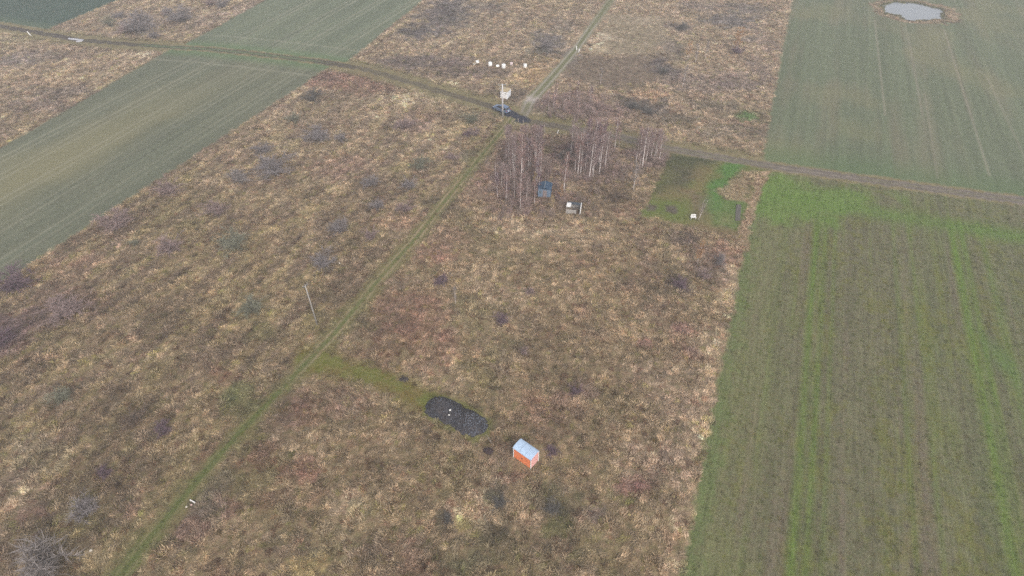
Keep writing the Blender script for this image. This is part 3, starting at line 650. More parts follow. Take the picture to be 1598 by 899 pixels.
def birch_proto(seed, H=10., ntw=1100, thin=1., leaf=1., forked=False):
    r = random.Random(seed); tr = MB(); br = MB(); tw = MB()
    stems = []
    nst = 2 if forked else 1
    for q in range(nst):
        ph = r.uniform(0, 6.28); amp = r.uniform(.1, .3); off = (q * 2 - 1) * .9 if forked else 0
        pts = []
        for k in range(9):
            t = k / 8; pts.append(Vector((amp * math.sin(t * 2.2 + ph) * t + off * t, amp * math.cos(t * 1.7 + ph) * t, -.1 + (H * (.93 if q else 1) + .1) * t)))
        tr.tube(pts, [.10 * thin * (1 - .88 * (k / 8)) + .013 for k in range(9)], 7); stems.append(pts)
    for pts in stems:
        for i in range(int(26 / nst)):
            t = r.uniform(.2, .97); k = min(int(t * 8), 7); p = pts[k].lerp(pts[k + 1], t * 8 - k)
            a = r.uniform(0, 6.28); L = H * (.17 * (1.15 - t) + .06) * r.uniform(.7, 1.3); up = r.uniform(1.0, 2.0)
            d = Vector((math.cos(a), math.sin(a), up)).normalized(); m_ = p + d * L * .55; e = m_ + (d + Vector((math.cos(a) * .35, math.sin(a) * .35, -.1))).normalized() * L * .5
            br.tube([p, m_, e], [.028 * thin, .016, .005], 4)
            for j in range(int(ntw / 26)):
                s = r.uniform(.15, 1); b0 = p.lerp(m_, s * 2) if s < .5 else m_.lerp(e, s * 2 - 1)
                dd = d * .8 + rdir(r, .1) * 1.0; twigstrip(tw, r, b0, dd, r.uniform(.35, .95), .0135 * leaf * r.uniform(.7, 1.4))
    return tr.mesh('trunk', BIRCH, True), br.mesh('branches', BARK), tw.mesh('crown', TWIG)
build_brush()
SHRUBS = [shrub_proto(i, 9 + i, 1000 + 90 * i, .85 + .08 * i, .011) for i in range(5)]
BIRCHES = [birch_proto(20 + i, 10, 950 + 80 * i, .75 + .08 * i) for i in range(5)]
AUTUMN = [birch_proto(50 + i, 10, 1500, .7, 1.7) for i in range(2)]
FORK = birch_proto(40, 10, 420, .8, forked=True)

COLS = {'grey': (.31, .275, .275), 'mauve': (.37, .275, .26), 'purple': (.22, .15, .18), 'dark': (.17, .16, .15), 'green': (.27, .27, .20), 'pale': (.33, .29, .275), 'brown': (.23, .17, .13), 'orange': (.50, .31, .17), 'gold': (.46, .35, .19), 'red': (.41, .275, .25)}
def shrub(px, py, rpx, hm, ck, label, var=0, grp='bare shrubs scattered over the left meadow'):
    q = P(px, py); scale = math.hypot(q[0], math.hypot(q[1], CAMH)); rad = rpx * scale / 1000 * 1.35
    e = empty('bare_shrub', (q[0], q[1], 0), (px * 7 + py) % 6.28); e.scale = (rad, rad, hm / 2)
    tagd(e, label, 'shrub', grp); st, tw = SHRUBS[var % 5]
    for nm, me, c in (('stems', st, (.13, .11, .10)), ('twigs', tw, COLS[ck])):
        o = bpy.data.objects.new(nm, me); C.objects.link(o); o.parent = e; o.color = (*c, 1)
G1, G2, G3 = 'bare shrubs scattered over the left meadow', 'bare shrubs beyond the dirt road', 'small shrubs in the central meadow'
SH = [
 (430, 272, 30, 3.6, 'grey', 'widest bare grey shrub of the left meadow, beside the green field strip', 0, G1),
 (375, 282, 18, 2.6, 'pale', 'pale wispy shrub just left of the widest grey shrub', 1, G1),
 (413, 238, 13, 2.4, 'grey', 'small grey shrub behind the widest grey shrub', 2, G1),
 (265, 301, 16, 3.0, 'mauve', 'mauve bare shrub leaning over the edge of the green strip field', 3, G1),
 (188, 354, 20, 3.4, 'mauve', 'broad purple grey shrub on the field edge below the mauve leaning one', 4, G1),
 (212, 382, 7, 1.6, 'green', 'tiny dark green bush beside the broad field-edge shrub', 0, G1),
 (340, 336, 17, 3.2, 'mauve', 'rounded mauve shrub above the greenish shrub in the left meadow', 1, G1),
 (367, 386, 23, 4.0, 'green', 'tall greenish grey shrub, tallest in the middle of the left meadow', 2, G1),
 (268, 392, 19, 3.0, 'mauve', 'low brown mauve shrub left of the tall greenish shrub', 3, G1),
 (24, 452, 22, 3.4, 'purple', 'dark purple shrub at the left frame edge on the field margin', 4, G1),
 (510, 416, 20, 3.0, 'grey', 'dense grey shrub with a white stone at its foot', 0, G1),
 (532, 362, 15, 3.0, 'grey', 'slim grey shrub up the meadow from the shrub with the white stone', 1, G1),
 (487, 157, 14, 3.2, 'dark', 'dark dense shrub alone near the corner of the strip field', 2, G1),
 (460, 190, 10, 2.6, 'green', 'olive shrub below the dark dense shrub near the field corner', 3, G1),
 (500, 218, 19, 3.2, 'grey', 'pale grey wispy shrub spreading below the olive shrub', 4, G1),
 (531, 222, 10, 3.0, 'grey', 'narrow grey shrub touching the pale wispy one', 0, G1),
 (630, 200, 16, 2.4, 'mauve', 'low mauve brush patch in the meadow below the dirt road', 1, G1),
 (655, 262, 15, 2.8, 'green', 'greenish pale shrub close to the farm track below the mauve brush', 2, G1),
 (705, 248, 10, 1.8, 'mauve', 'small mauve shrub right beside the upper farm track', 3, G1),
 (577, 290, 13, 2.6, 'grey', 'grey shrub in a loose row, first from the field side', 4, G1),
 (588, 325, 13, 2.4, 'grey', 'grey shrub standing below the first of the loose row', 0, G1),
 (632, 330, 13, 2.2, 'mauve', 'mauve shrub in the loose row nearest the farm track', 1, G1),
 (640, 295, 12, 2.8, 'grey', 'pale grey upright shrub above the mauve shrub near the farm track', 2, G1),
 (578, 372, 11, 2.2, 'mauve', 'little mauve shrub between the slim grey shrub and the track', 3, G1),
 (110, 487, 25, 3.0, 'mauve', 'broad mauve shrub in the meadow right of the dark purple shrub', 4, G1),
 (97, 622, 16, 2.4, 'green', 'greenish shrub in the lower left meadow beside dark weed rows', 0, G1),
 (210, 660, 17, 2.4, 'brown', 'brown shrub in the lower left meadow, higher of a pair', 1, G1),
 (256, 676, 12, 2.0, 'purple', 'purple shrub beside the brown shrub in the lower left meadow', 2, G1),
 (397, 487, 18, 3.0, 'green', 'pale grey green shrub standing left of the leaning concrete pole', 3, G1),
 (5, 536, 16, 2.4, 'purple', 'purple brush cut by the left frame edge', 4, G1),
 (132, 806, 20, 2.8, 'grey', 'blue grey shrub above the big sprawling pale one at the bottom', 0, G1),
 (78, 885, 34, 4.2, 'pale', 'big sprawling pale shrub at the bottom left corner', 1, G1),
 (165, 742, 9, 1.4, 'purple', 'small round purple bush in the bottom left meadow', 2, G1),
 (735, 192, 12, 3.0, 'green', 'greenish shrub at the roadside left of the pole and car', 3, G1),
 (742, 212, 8, 2.2, 'mauve', 'thin mauve shrub below the roadside shrub near the car', 4, G1),
 (728, 212, 8, 1.4, 'purple', 'low purple shrub between the roadside shrub and the farm track', 0, G1),
 (225, 50, 22, 6.5, 'grey', 'tallest bare grey tree-like shrub beyond the road at top left', 1, G2),
 (205, 50, 15, 3.8, 'mauve', 'purple bush hugging the left foot of the tall grey shrub', 2, G2),
 (242, 60, 8, 3.4, 'grey', 'narrow upright grey shrub nearest the road at top left', 3, G2),
 (283, 34, 17, 5.0, 'grey', 'round grey shrub to the right of the tallest far shrub', 4, G2),
 (258, 24, 7, 2.2, 'red', 'small reddish bush left of the round grey far shrub', 0, G2),
 (173, 42, 8, 3.6, 'green', 'faint greenish shrub left of the purple bush at top left', 1, G2),
 (185, 28, 9, 2.2, 'grey', 'small grey bush behind the faint greenish shrub', 2, G2),
 (347, 11, 9, 3.2, 'grey', 'grey shrub near the top edge beside the green strip', 3, G2),
 (330, 8, 8, 2.4, 'mauve', 'mauve bush left of the grey shrub at the top edge', 4, G2),
 (785, 502, 13, 1.9, 'purple', 'dark purple shrub alone in the central meadow', 0, G3),
 (690, 443, 12, 1.8, 'purple', 'purple shrub near the farm track in the central meadow', 1, G3),
 (826, 458, 8, 1.4, 'mauve', 'small mauve shrub right of the dark purple central one', 2, G3),
 (1060, 446, 12, 1.4, 'purple', 'low dark shrub near the right edge of the central meadow', 3, G3),
 (817, 552, 7, 1.1, 'mauve', 'tiny dark shrub below the dark purple central one', 4, G3),
 (1100, 432, 14, 2.0, 'mauve', 'mauve brush below the orange leaved birch', 0, G3),
 (1122, 412, 11, 2.2, 'grey', 'thin grey brush right of the orange leaved birch', 1, G3),
 (960, 312, 14, 1.8, 'brown', 'brown brush right of the white paneled hut', 2, G3),
 (898, 612, 9, 1.2, 'purple', 'small purple shrub above and right of the orange container', 3, G3),
 (862, 705, 10, 1.0, 'purple', 'low purple weeds right beside the orange container', 4, G3),
 (865, 795, 14, 1.0, 'dark', 'low dark green weed clump below the orange container', 0, G3),
 (698, 812, 10, 1.0, 'dark', 'dark clump left of the pale straw patch at the bottom', 1, G3),
 (780, 785, 12, 1.0, 'dark', 'dark clump right of the pale straw patch at the bottom', 2, G3),
 (885, 248, 12, 2.4, 'dark', 'dark bush between the two birch thickets', 3, G3),
 (893, 238, 10, 2.6, 'purple', 'purple bush behind the dark bush between the thickets', 4, G3),
 (1035, 115, 10, 2.6, 'dark', 'dark brush at the corner of the mown brown patch', 0, G2),
 (1063, 46, 9, 2.2, 'dark', 'dark brush high up beside the far mown patch', 1, G2),
 (1150, 84, 8, 2.4, 'purple', 'purple brush at the foot of the orange tree', 2, G2),
 (990, 168, 12, 1.6, 'dark', 'dark low bush right of the mauve far thicket', 3, G2),
 (1012, 176, 10, 1.5, 'dark', 'dark low bush touching the first one right of the mauve thicket', 4, G2),
 (855, 74, 10, 2.0, 'grey', 'blue grey brush left of the gravel rut track', 0, G2),
]
for s in SH: shrub(*s[:5], s[5], s[6], s[7])

def tree(px, py, hm, ck, label, proto, grp=None, wide=1., name='birch_tree', rz=None, lean=0, cat='tree', bark=None):
    q = P(px, py); e = empty(name, (q[0], q[1], 0), (px * 3 + py * 5) % 6.28 if rz is None else rz); s = hm / 10; e.scale = (s * wide, s * wide, s)
    if lean: e.rotation_euler[0] = lean
    tagd(e, label, cat, grp)
    for nm, me, c in zip(('trunk', 'branches', 'crown'), proto, ((.5, .5, .5), (.30, .24, .22), COLS[ck] if isinstance(ck, str) else ck)):
        o = bpy.data.objects.new(nm, me); C.objects.link(o); o.parent = e; o.color = (*c, 1)
    return e
BG = 'slender bare birches in the thickets'
BR = [
 (801, 275, 9.5, 'mauve', 'white birch alone in front of the left thicket, forked low', 1),
 (795, 243, 9.0, 'mauve', 'leftmost birch of the left thicket beside the farm track', 0), (813, 292, 9.5, 'red', 'thin birch standing lowest of the left thicket, above the blue hut', 2),
 (816, 272, 9, 'red', 'birch in the left thicket just right of the forked white one', 3), (836, 257, 8.5, 'mauve', 'bright white birch at the right edge of the left thicket', 4), (841, 256, 8.5, 'mauve', 'second bright birch at the right edge of the left thicket, touching the first', 0),
 (830, 248, 9, 'red', 'birch in the back right of the left thicket', 1),
 (901, 277, 10, 'red', 'white birch at the front left of the middle thicket', 2), (919, 281, 10.5, 'mauve', 'birch standing lowest of the middle thicket', 3), (944, 265, 9, 'mauve', 'white birch at the right edge of the middle thicket', 4),
 (935, 262, 9, 'red', 'birch just left of the right-edge birch of the middle thicket', 0), (890, 246, 8, 'mauve', 'white birch at the left edge of the middle thicket', 1), (959, 234, 8.5, 'red', 'birch standing apart behind the middle thicket by the road', 2),
 (940, 220, 8, 'red', 'birch beside the dirt road behind the middle thicket', 3),
 (1002, 263, 10, 'mauve', 'bright white birch at the left edge of the right thicket', 4), (1028, 254, 7.5, 'mauve', 'birch at the right edge of the right thicket above the lawn', 0), (1021, 248, 7.5, 'red', 'birch inside the right thicket next to its right-edge birch', 1),
 (1007, 222, 7, 'mauve', 'birch behind the right thicket close to the road', 2),
 (880, 301, 8.5, 'red', 'branchy lone birch between the blue hut and the middle thicket', 3), (988, 297, 6.5, 'pale', 'pale bushy birch standing alone below the right thicket', 4),
 (790, 316, 6, 'red', 'short birch left of the blue hut', 0), (783, 294, 6, 'mauve', 'short mauve birch on the farm track side above the blue hut', 1), (812, 328, 6, 'red', 'young birch below and left of the blue hut', 2), (834, 318, 5.5, 'red', 'young birch in front of the blue hut', 3),
 (774, 288, 5, 'mauve', 'smallest birch beside the farm track', 4), (803, 310, 6, 'mauve', 'young birch between the short one and the blue hut', 0),
 (937, 132, 4.5, 'pale', 'single thin white birch at the bottom of the mown brown patch', 1), (1065, 137, 6, 'pale', 'thin pale birch in the far meadow below the apricot tree', 2), (1085, 98, 5, 'pale', 'pale birch right of the apricot tree', 3), (1100, 92, 5, 'pale', 'second pale birch right of the apricot tree', 4),
 (711, 474, 1.9, 'pale', 'tiny white birch sapling alone in the central meadow', 0),
]
def top_h(px, py, h): return min(h, (py - (197 if px < 850 else 186 if px < 965 else 203)) / 6.3) if 190 < py < 285 and 785 < px < 1040 else h
for b in BR: tree(b[0], b[1], max(3.5, top_h(b[0], b[1], b[2])), b[3], b[4], BIRCHES[b[5]], BG if b[1] > 190 and b[1] < 420 else None, wide=1.0)
rt = random.Random(77)
def fill(n, x0, x1, y0, y1, h0, h1, what, where, sides):
    for i in range(n):
        px, py = rt.uniform(x0, x1), rt.uniform(y0, y1); tx, ty = (px - x0) / (x1 - x0), (py - y0) / (y1 - y0); ck = rt.choice(('mauve', 'red', 'mauve', 'purple'))
        h = max(3., top_h(px, py, rt.uniform(h0, h1) * 1.1)); th = (h - h0) / (h1 - h0)
        lab = '%s %s, %s row of %s, %s' % ('taller' if th > .5 else 'shorter', {'mauve': 'mauve ', 'red': 'reddish ', 'purple': 'dark purple '}[ck] + what, 'front' if ty > .66 else 'middle' if ty > .33 else 'back', where, sides[min(2, int(tx * 3))])
        tree(px, py, h, ck, lab, BIRCHES[rt.randrange(5)], BG, wide=rt.uniform(.7, 1.0))
fill(24, 786, 846, 232, 276, 6.5, 9, 'birch', 'the left thicket', ('farm track side', 'in its centre', 'clearing side'))
fill(28, 892, 946, 226, 276, 6.5, 9.5, 'birch', 'the middle thicket', ('clearing side', 'in its centre', 'towards the lawn'))
fill(12, 996, 1036, 222, 256, 5.5, 8, 'birch', 'the right thicket', ('away from the lawn', 'in its centre', 'beside the lawn'))
fill(14, 776, 844, 280, 325, 3.5, 5.5, 'sapling', 'growth by the blue hut', ('farm track side', 'midway', 'beside the hut'))
fill(9, 850, 945, 152, 186, 2.8, 4.6, 'sapling', 'brush beyond the road', ('gravel track side', 'midway', 'far from the gravel track'))
fill(6, 945, 1000, 215, 262, 4, 6, 'birch', 'the gap between thickets', ('middle thicket side', 'midway', 'right thicket side'))
tree(1090, 343, 5.2, 'pale', 'two-stemmed white birch leaning beside the white garden bench on the lawn', FORK, None, wide=.9, rz=.5, lean=.12)
tree(1088, 412, 5.2, 'orange', 'birch with orange leaves in the meadow below the lawn', AUTUMN[0], None, wide=.8)
tree(1148, 80, 6.5, 'orange', 'orange leaved round tree in the far meadow', AUTUMN[1], None, wide=1.5, name='autumn_tree')
tree(1073, 92, 5.0, 'orange', 'smaller apricot leaved tree left of the pale far birches', AUTUMN[0], None, wide=1.3, name='autumn_tree')
tree(861, 328, 3.2, 'gold', 'golden leaved sapling right below the blue hut', AUTUMN[1], None, wide=1.3, name='autumn_tree')
tree(835, 292, 3.6, 'gold', 'golden leaved sapling left of the blue hut', AUTUMN[0], None, wide=1.1, name='autumn_tree')
tree(875, 312, 3.4, 'orange', 'orange sapling between the blue hut and the white paneled hut', AUTUMN[1], None, wide=1.1, name='autumn_tree')
tree(767, 692, 2.6, 'pale', 'thin pale leaning sapling beside the gravel heap', FORK, None, wide=.55, rz=2.2, lean=-.25)

# ------------------------------------------------------------------ built things
def frame2(A, B, C_):
    """origin and angle of a rectangle with corner A, long side to B, short side towards C_"""
    d = B - A; return math.atan2(d[1], d[0]), np.linalg.norm(d), np.linalg.norm(C_ - A)
ORANGE = plain('orange_paint', (.78, .25, .11), .5, 0, .22, 3); PINK = plain('faded_pink_paint', (.72, .38, .35), .5, 0, .12, 3); WHITE = plain('white_paint', (.78, .76, .74), .5, 0, .08, 4)
ROOFB = plain('pale_blue_roof', (.42, .54, .70), .45, 0, .2, 3); DARK = plain('dark_rubber', (.03, .03, .03), .7)
def container():
    A, B, D = P(828, 732.5), P(801.3, 713.5), P(842.8, 721)
    ang, L, W = frame2(A, B, D); L = max(L, 2.7); e = empty('site_container', (A[0], A[1], 0), ang); H = 2.15
    side = 1 if ((B - A)[0] * (D - A)[1] - (B - A)[1] * (D - A)[0]) > 0 else -1
    tagd(e, 'small orange storage container with pale blue curved roof standing in the meadow', 'container')
    y = lambda t: side * t
    for yy, nm, mt in ((.03, 'side_wall', ORANGE), (W - .03, 'side_wall', ORANGE)):
        m = MB()
        m.box(L / 2, y(yy), H / 2 + .06, L - .16, .03, H - .12)
        n = int(L / .16)
        for i in range(n): m.box(.12 + i * (L - .24) / (n - 1), y(yy + (-.022 if yy < 1 else .022)), H / 2 + .06, .05, .02, H - .2)
        m.build(nm, mt, e)
    for xx in (.03, L - .03):
        m = MB(); prof = [(-W / 2 + .08, -H / 2 + .06), (W / 2 - .08, -H / 2 + .06)] + [((W / 2 - .08) * math.cos(t), H / 2 - .04 + .22 * math.sin(t)) for t in np.linspace(0, math.pi, 9)]
        m2 = MB(); m2.prism(prof, -.02, .02)
        m.v = [(xx + p[1], y(W / 2 + p[0]), H / 2 + p[2] + .03) for p in m2.v]; m.f = m2.f
        m.build('end_wall', PINK, e)
    m = MB(); m.box(-.012, y(W / 2), 1.0, .03, .75, 1.7); d = m.build('door', PINK, e); m = MB(); m.box(-.04, y(W / 2 + .28), 1.0, .03, .05, .16); m.build('handle', DARK, d)
    for xx in (.0, L):
        for yy in (.0, W):
            m = MB(); m.box(xx, y(yy), H / 2, .085, .085, H); m.build('corner_post', WHITE, e, bevel=.01)
    m = MB(); k = 12; ring = []
    for i in range(k + 1):
        t = math.pi * i / k; ring.append((W / 2 - (W / 2 + .07) * math.cos(t), H + .28 * math.sin(t)))
    ring2 = [(a, b - .04) for a, b in ring][::-1]; prof = ring + ring2
    m2 = MB(); m2.prism([(p[0], p[1]) for p in prof], -.08, L + .08)
    m.v = [(p[1], y(p[0]), p[2]) for p in m2.v]; m.f = m2.f; rf = m.build('roof', ROOFB, e)
    for xx in (L * .33, L * .66):
        m2 = MB(); m2.prism([(a, b + .015) for a, b in ring] + ring2, xx - .02, xx + .02); m = MB(); m.v = [(p[1], y(p[0]), p[2]) for p in m2.v]; m.f = m2.f; m.build('seam', plain('seam_metal', (.30, .38, .48), .5, 0, .1, 3), rf)
    m = MB(); m.box(L * .5, y(-.03), 1.1, .14, .05, .16); m.build('lock', DARK, e)
    m = MB(); 
    for xx in (.3, L - .3): m.box(xx, y(W / 2), .03, .12, W - .1, .08)
    m.build('skid', DARK, e)
container()

def gravel_heap():
    m, nt, bs = new_mat('asphalt_rubble'); geo = node(nt, 'ShaderNodeNewGeometry')
    f = noise(nt, geo.outputs['Position'], 5, 6, .8); g = noise(nt, geo.outputs['Position'], .8, 3); v_ = nt.nodes.new('ShaderNodeTexVoronoi'); v_.inputs['Scale'].default_value = 6; nt.links.new(geo.outputs['Position'], v_.inputs['Vector'])
    rp = node(nt, 'ShaderNodeValToRGB'); e = rp.color_ramp.elements; e[0].position = .3; e[0].color = (.006, .006, .010, 1); e[1].position = .8; e[1].color = (.06, .06, .075, 1)
    nt.links.new(mathn(nt, 'ADD', mathn(nt, 'MULTIPLY', f, .75), mathn(nt, 'MULTIPLY', v_.outputs['Distance'], .3)), rp.inputs[0])
    mx = node(nt, 'ShaderNodeMix', data_type='RGBA'); nt.links.new(rp.outputs[0], mx.inputs[6]); mx.inputs[7].default_value = (.055, .04, .036, 1)
    nt.links.new(mathn(nt, 'MULTIPLY', mathn(nt, 'SUBTRACT', g, .45, True), 2.2, True), mx.inputs[0]); nt.links.new(mx.outputs[2], bs.inputs['Base Color']); bs.inputs['Roughness'].default_value = .8
    bp = node(nt, 'ShaderNodeBump'); bp.inputs['Distance'].default_value = .12; nt.links.new(v_.outputs['Distance'], bp.inputs['Height']); nt.links.new(bp.outputs[0], bs.inputs['Normal'])
    pts = [(663, 634), (668, 624), (681, 619), (697, 619), (713, 628), (730, 637), (748, 646), (761, 657), (762, 664), (753, 679), (738, 682), (722, 677), (705, 667), (690, 660), (672, 651), (664, 644)]
    W = np.array([P(*p) for p in pts]); c = W.mean(0)
    n = 70; x0, y0 = W.min(0) - .3; x1, y1 = W.max(0) + .3
    gx, gy = np.meshgrid(np.linspace(x0, x1, n), np.linspace(y0, y1, n)); X = gx.ravel(); Y = gy.ravel()
    d = poly(X, Y, pts) + (fb(X, Y, .9, 300) - .5) * .45
    q1, q2 = P(688, 636), P(736, 662)
    h = 1.45 * ss(d, -.05, 1.7) * (.75 + .35 * np.exp(-((X - q1[0]) ** 2 + (Y - q1[1]) ** 2) / 3.0) + .45 * np.exp(-((X - q2[0]) ** 2 + (Y - q2[1]) ** 2) / 3.0)) + (fb(X, Y, .45, 305) - .5) * .34 * ss(d, 0, .5)
    z = np.where(d > 0, h + .01, -.3)
    me = bpy.data.meshes.new('gravel_pile'); Q = [(i * n + j, i * n + j + 1, (i + 1) * n + j + 1, (i + 1) * n + j) for i in range(n - 1) for j in range(n - 1) if max(z[i * n + j], z[i * n + j + 1], z[(i + 1) * n + j], z[(i + 1) * n + j + 1]) > 0]
    used = sorted({k for q in Q for k in q}); mp = {k: i for i, k in enumerate(used)}
    me.from_pydata([(X[k], Y[k], z[k] if z[k] > 0 else -.03) for k in used], [], [tuple(mp[k] for k in q) for q in Q]); me.materials.append(m)
    o = bpy.data.objects.new('gravel_pile', me); C.objects.link(o); tagd(o, 'long dark heap of asphalt gravel in two joined mounds', 'gravel pile')
    # loose stones on the heap
    r = random.Random(4); mb = MB(); k = 0
    idx = [i for i in range(n * n) if d[i] > .15]
    for i in range(700):
        a = r.choice(idx); x, y = X[a] + r.uniform(-.06, .06), Y[a] + r.uniform(-.06, .06); s = r.uniform(.03, .09)
        if math.hypot(x - q2[0] - .7, y - q2[1] + .5) > 1.7 and r.random() < .85: continue
        rm = Matrix.Translation((x, y, z[a] + s * .2)) @ Matrix.Rotation(r.uniform(0, 3), 4, (r.random(), r.random(), 1)); mb.box(0, 0, 0, s * 1.5, s, s * .8, 0, rm)
    mb.build('loose_stones', plain('grey_stone', (.16, .18, .22), .7, 0, .6, 3), o)
    WS = plain('white_stone', (.7, .68, .64), .7, 0, .1, 5)
    for (px, py, s, lab) in ((678, 635.5, .2, 'small white stone on the left mound of the gravel heap'), (702.5, 640.5, .3, 'larger white stone in the dip of the gravel heap'), (701, 648, .24, 'white stone just below the larger one on the gravel heap')):
        q = P(px, py + 5); kk = int(np.argmin((X - q[0]) ** 2 + (Y - q[1]) ** 2)); q = P(px, py)
        for it in range(4):                                  # where the line of sight meets the heap
            kk = int(np.argmin((X - q[0]) ** 2 + (Y - q[1]) ** 2)); q = P(px, py) * (1 - max(z[kk], 0) / CAMH)
        stone(q[0], q[1], max(z[kk], 0), s, WS, lab)
def stone(x, y, z, s, mat, lab, grp=None, nm='stone'):
    r = random.Random(int(x * 100)); bm_ = MB(); pts = []
    for i in range(5):
        ph = math.pi * i / 4
        for j in range(7):
            th = 2 * math.pi * j / 7; k = r.uniform(.8, 1.1); bm_.v.append((s * .6 * k * math.sin(ph) * math.cos(th), s * .5 * k * math.sin(ph) * math.sin(th), s * .4 * k * math.cos(ph)))
    for i in range(4):
        for j in range(7): bm_.f.append((i * 7 + j, (i + 1) * 7 + j, (i + 1) * 7 + (j + 1) % 7, i * 7 + (j + 1) % 7))
    o = bm_.build(nm, mat); o.location = (x, y, z + s * .3); tagd(o, lab, 'stone', grp); return o
gravel_heap()

CONC = plain('concrete', (.36, .34, .32), .85, 0, .2, 5); METAL = plain('galvanised', (.30, .32, .33), .5, .5, .1, 8); PORC = plain('porcelain', (.35, .30, .27), .3)
def pole(px, py, H, label, arm_w, rz, box=False, k=1., CONC=CONC):
    q = P(px, py); e = empty('utility_pole', (q[0], q[1], 0), rz); tagd(e, label, 'utility pole', 'concrete utility poles')
    m = MB(); m.tube([(0, 0, -.2), (0, 0, H * .5), (0, 0, H)], [.16 * k, .13 * k, .11 * k], 8); m.build('post', CONC, e, True)
    m = MB(); m.box(0, 0, H - .15, arm_w, .09, .1)
    if arm_w > 1.4: m.box(0, 0, H - 1.0, arm_w * .8, .09, .1); m.box(-arm_w * .3, 0, H - .57, .05, .05, .8); m.box(arm_w * .3, 0, H - .57, .05, .05, .8)
    ar = m.build('crossarm', METAL, e)
    for x in (-.45, 0, .45):
        m = MB(); m.tube([(x * arm_w, 0, H - .1), (x * arm_w, 0, H + .06), (x * arm_w, 0, H + .12), (x * arm_w, 0, H + .2)], [.03, .07, .05, .03], 8); m.build('insulator', PORC, ar, True)
    if box: m = MB(); m.box(0, -.22, 1.4, .35, .2, .5); m.build('switch_box', METAL, e)
pole(495.5, 508, 8.6, 'concrete utility pole leaning beside the farm track in the left meadow', .9, 1.0, False, .75, plain('grey_concrete', (.31, .29, .27), .85, 0, .2, 5))
pole(784.5, 183, 8.3, 'concrete utility pole with wide crossarm beside the car at the junction', 2.1, .1, True, 1.45, plain('pale_concrete_post', (.50, .48, .48), .8, 0, .1, 5))

def kiosk():
    A, B, D = P(790.5, 155), P(782.5, 153.5), P(795.5, 147)
    ang = math.atan2((A - B)[1], (A - B)[0]); e = empty('transformer_kiosk', (*(A + B) / 2, 0), ang + .0)
    tagd(e, 'white boxy transformer kiosk with tan roof behind the pole at the junction', 'kiosk')
    W, D_, H = 1.9, 2.2, 1.9
    m = MB(); m.box(0, D_ / 2, H / 2, W, D_, H); w_ = m.build('wall', plain('kiosk_white', (.74, .76, .8), .6, 0, .06, 3), e, bevel=.02)
    m = MB(); m.box(0, D_ / 2, H + .07, W + .14, D_ + .14, .12); m.build('roof', plain('tan_roof', (.42, .33, .2), .8, 0, .15, 4), e)
    for x in (-.42, .42):
        d = MB(); d.box(x, -.012, .95, .8, .03, 1.6); dd = d.build('door', WHITE, e); h = MB(); h.box(x * .3, -.04, .95, .03, .03, .2); h.build('handle', DARK, dd)
    m = MB()
    for i in range(5): m.box(.42, -.034, 1.35 + i * .06, .4, .012, .03)
    m.build('vent', METAL, e)
kiosk()

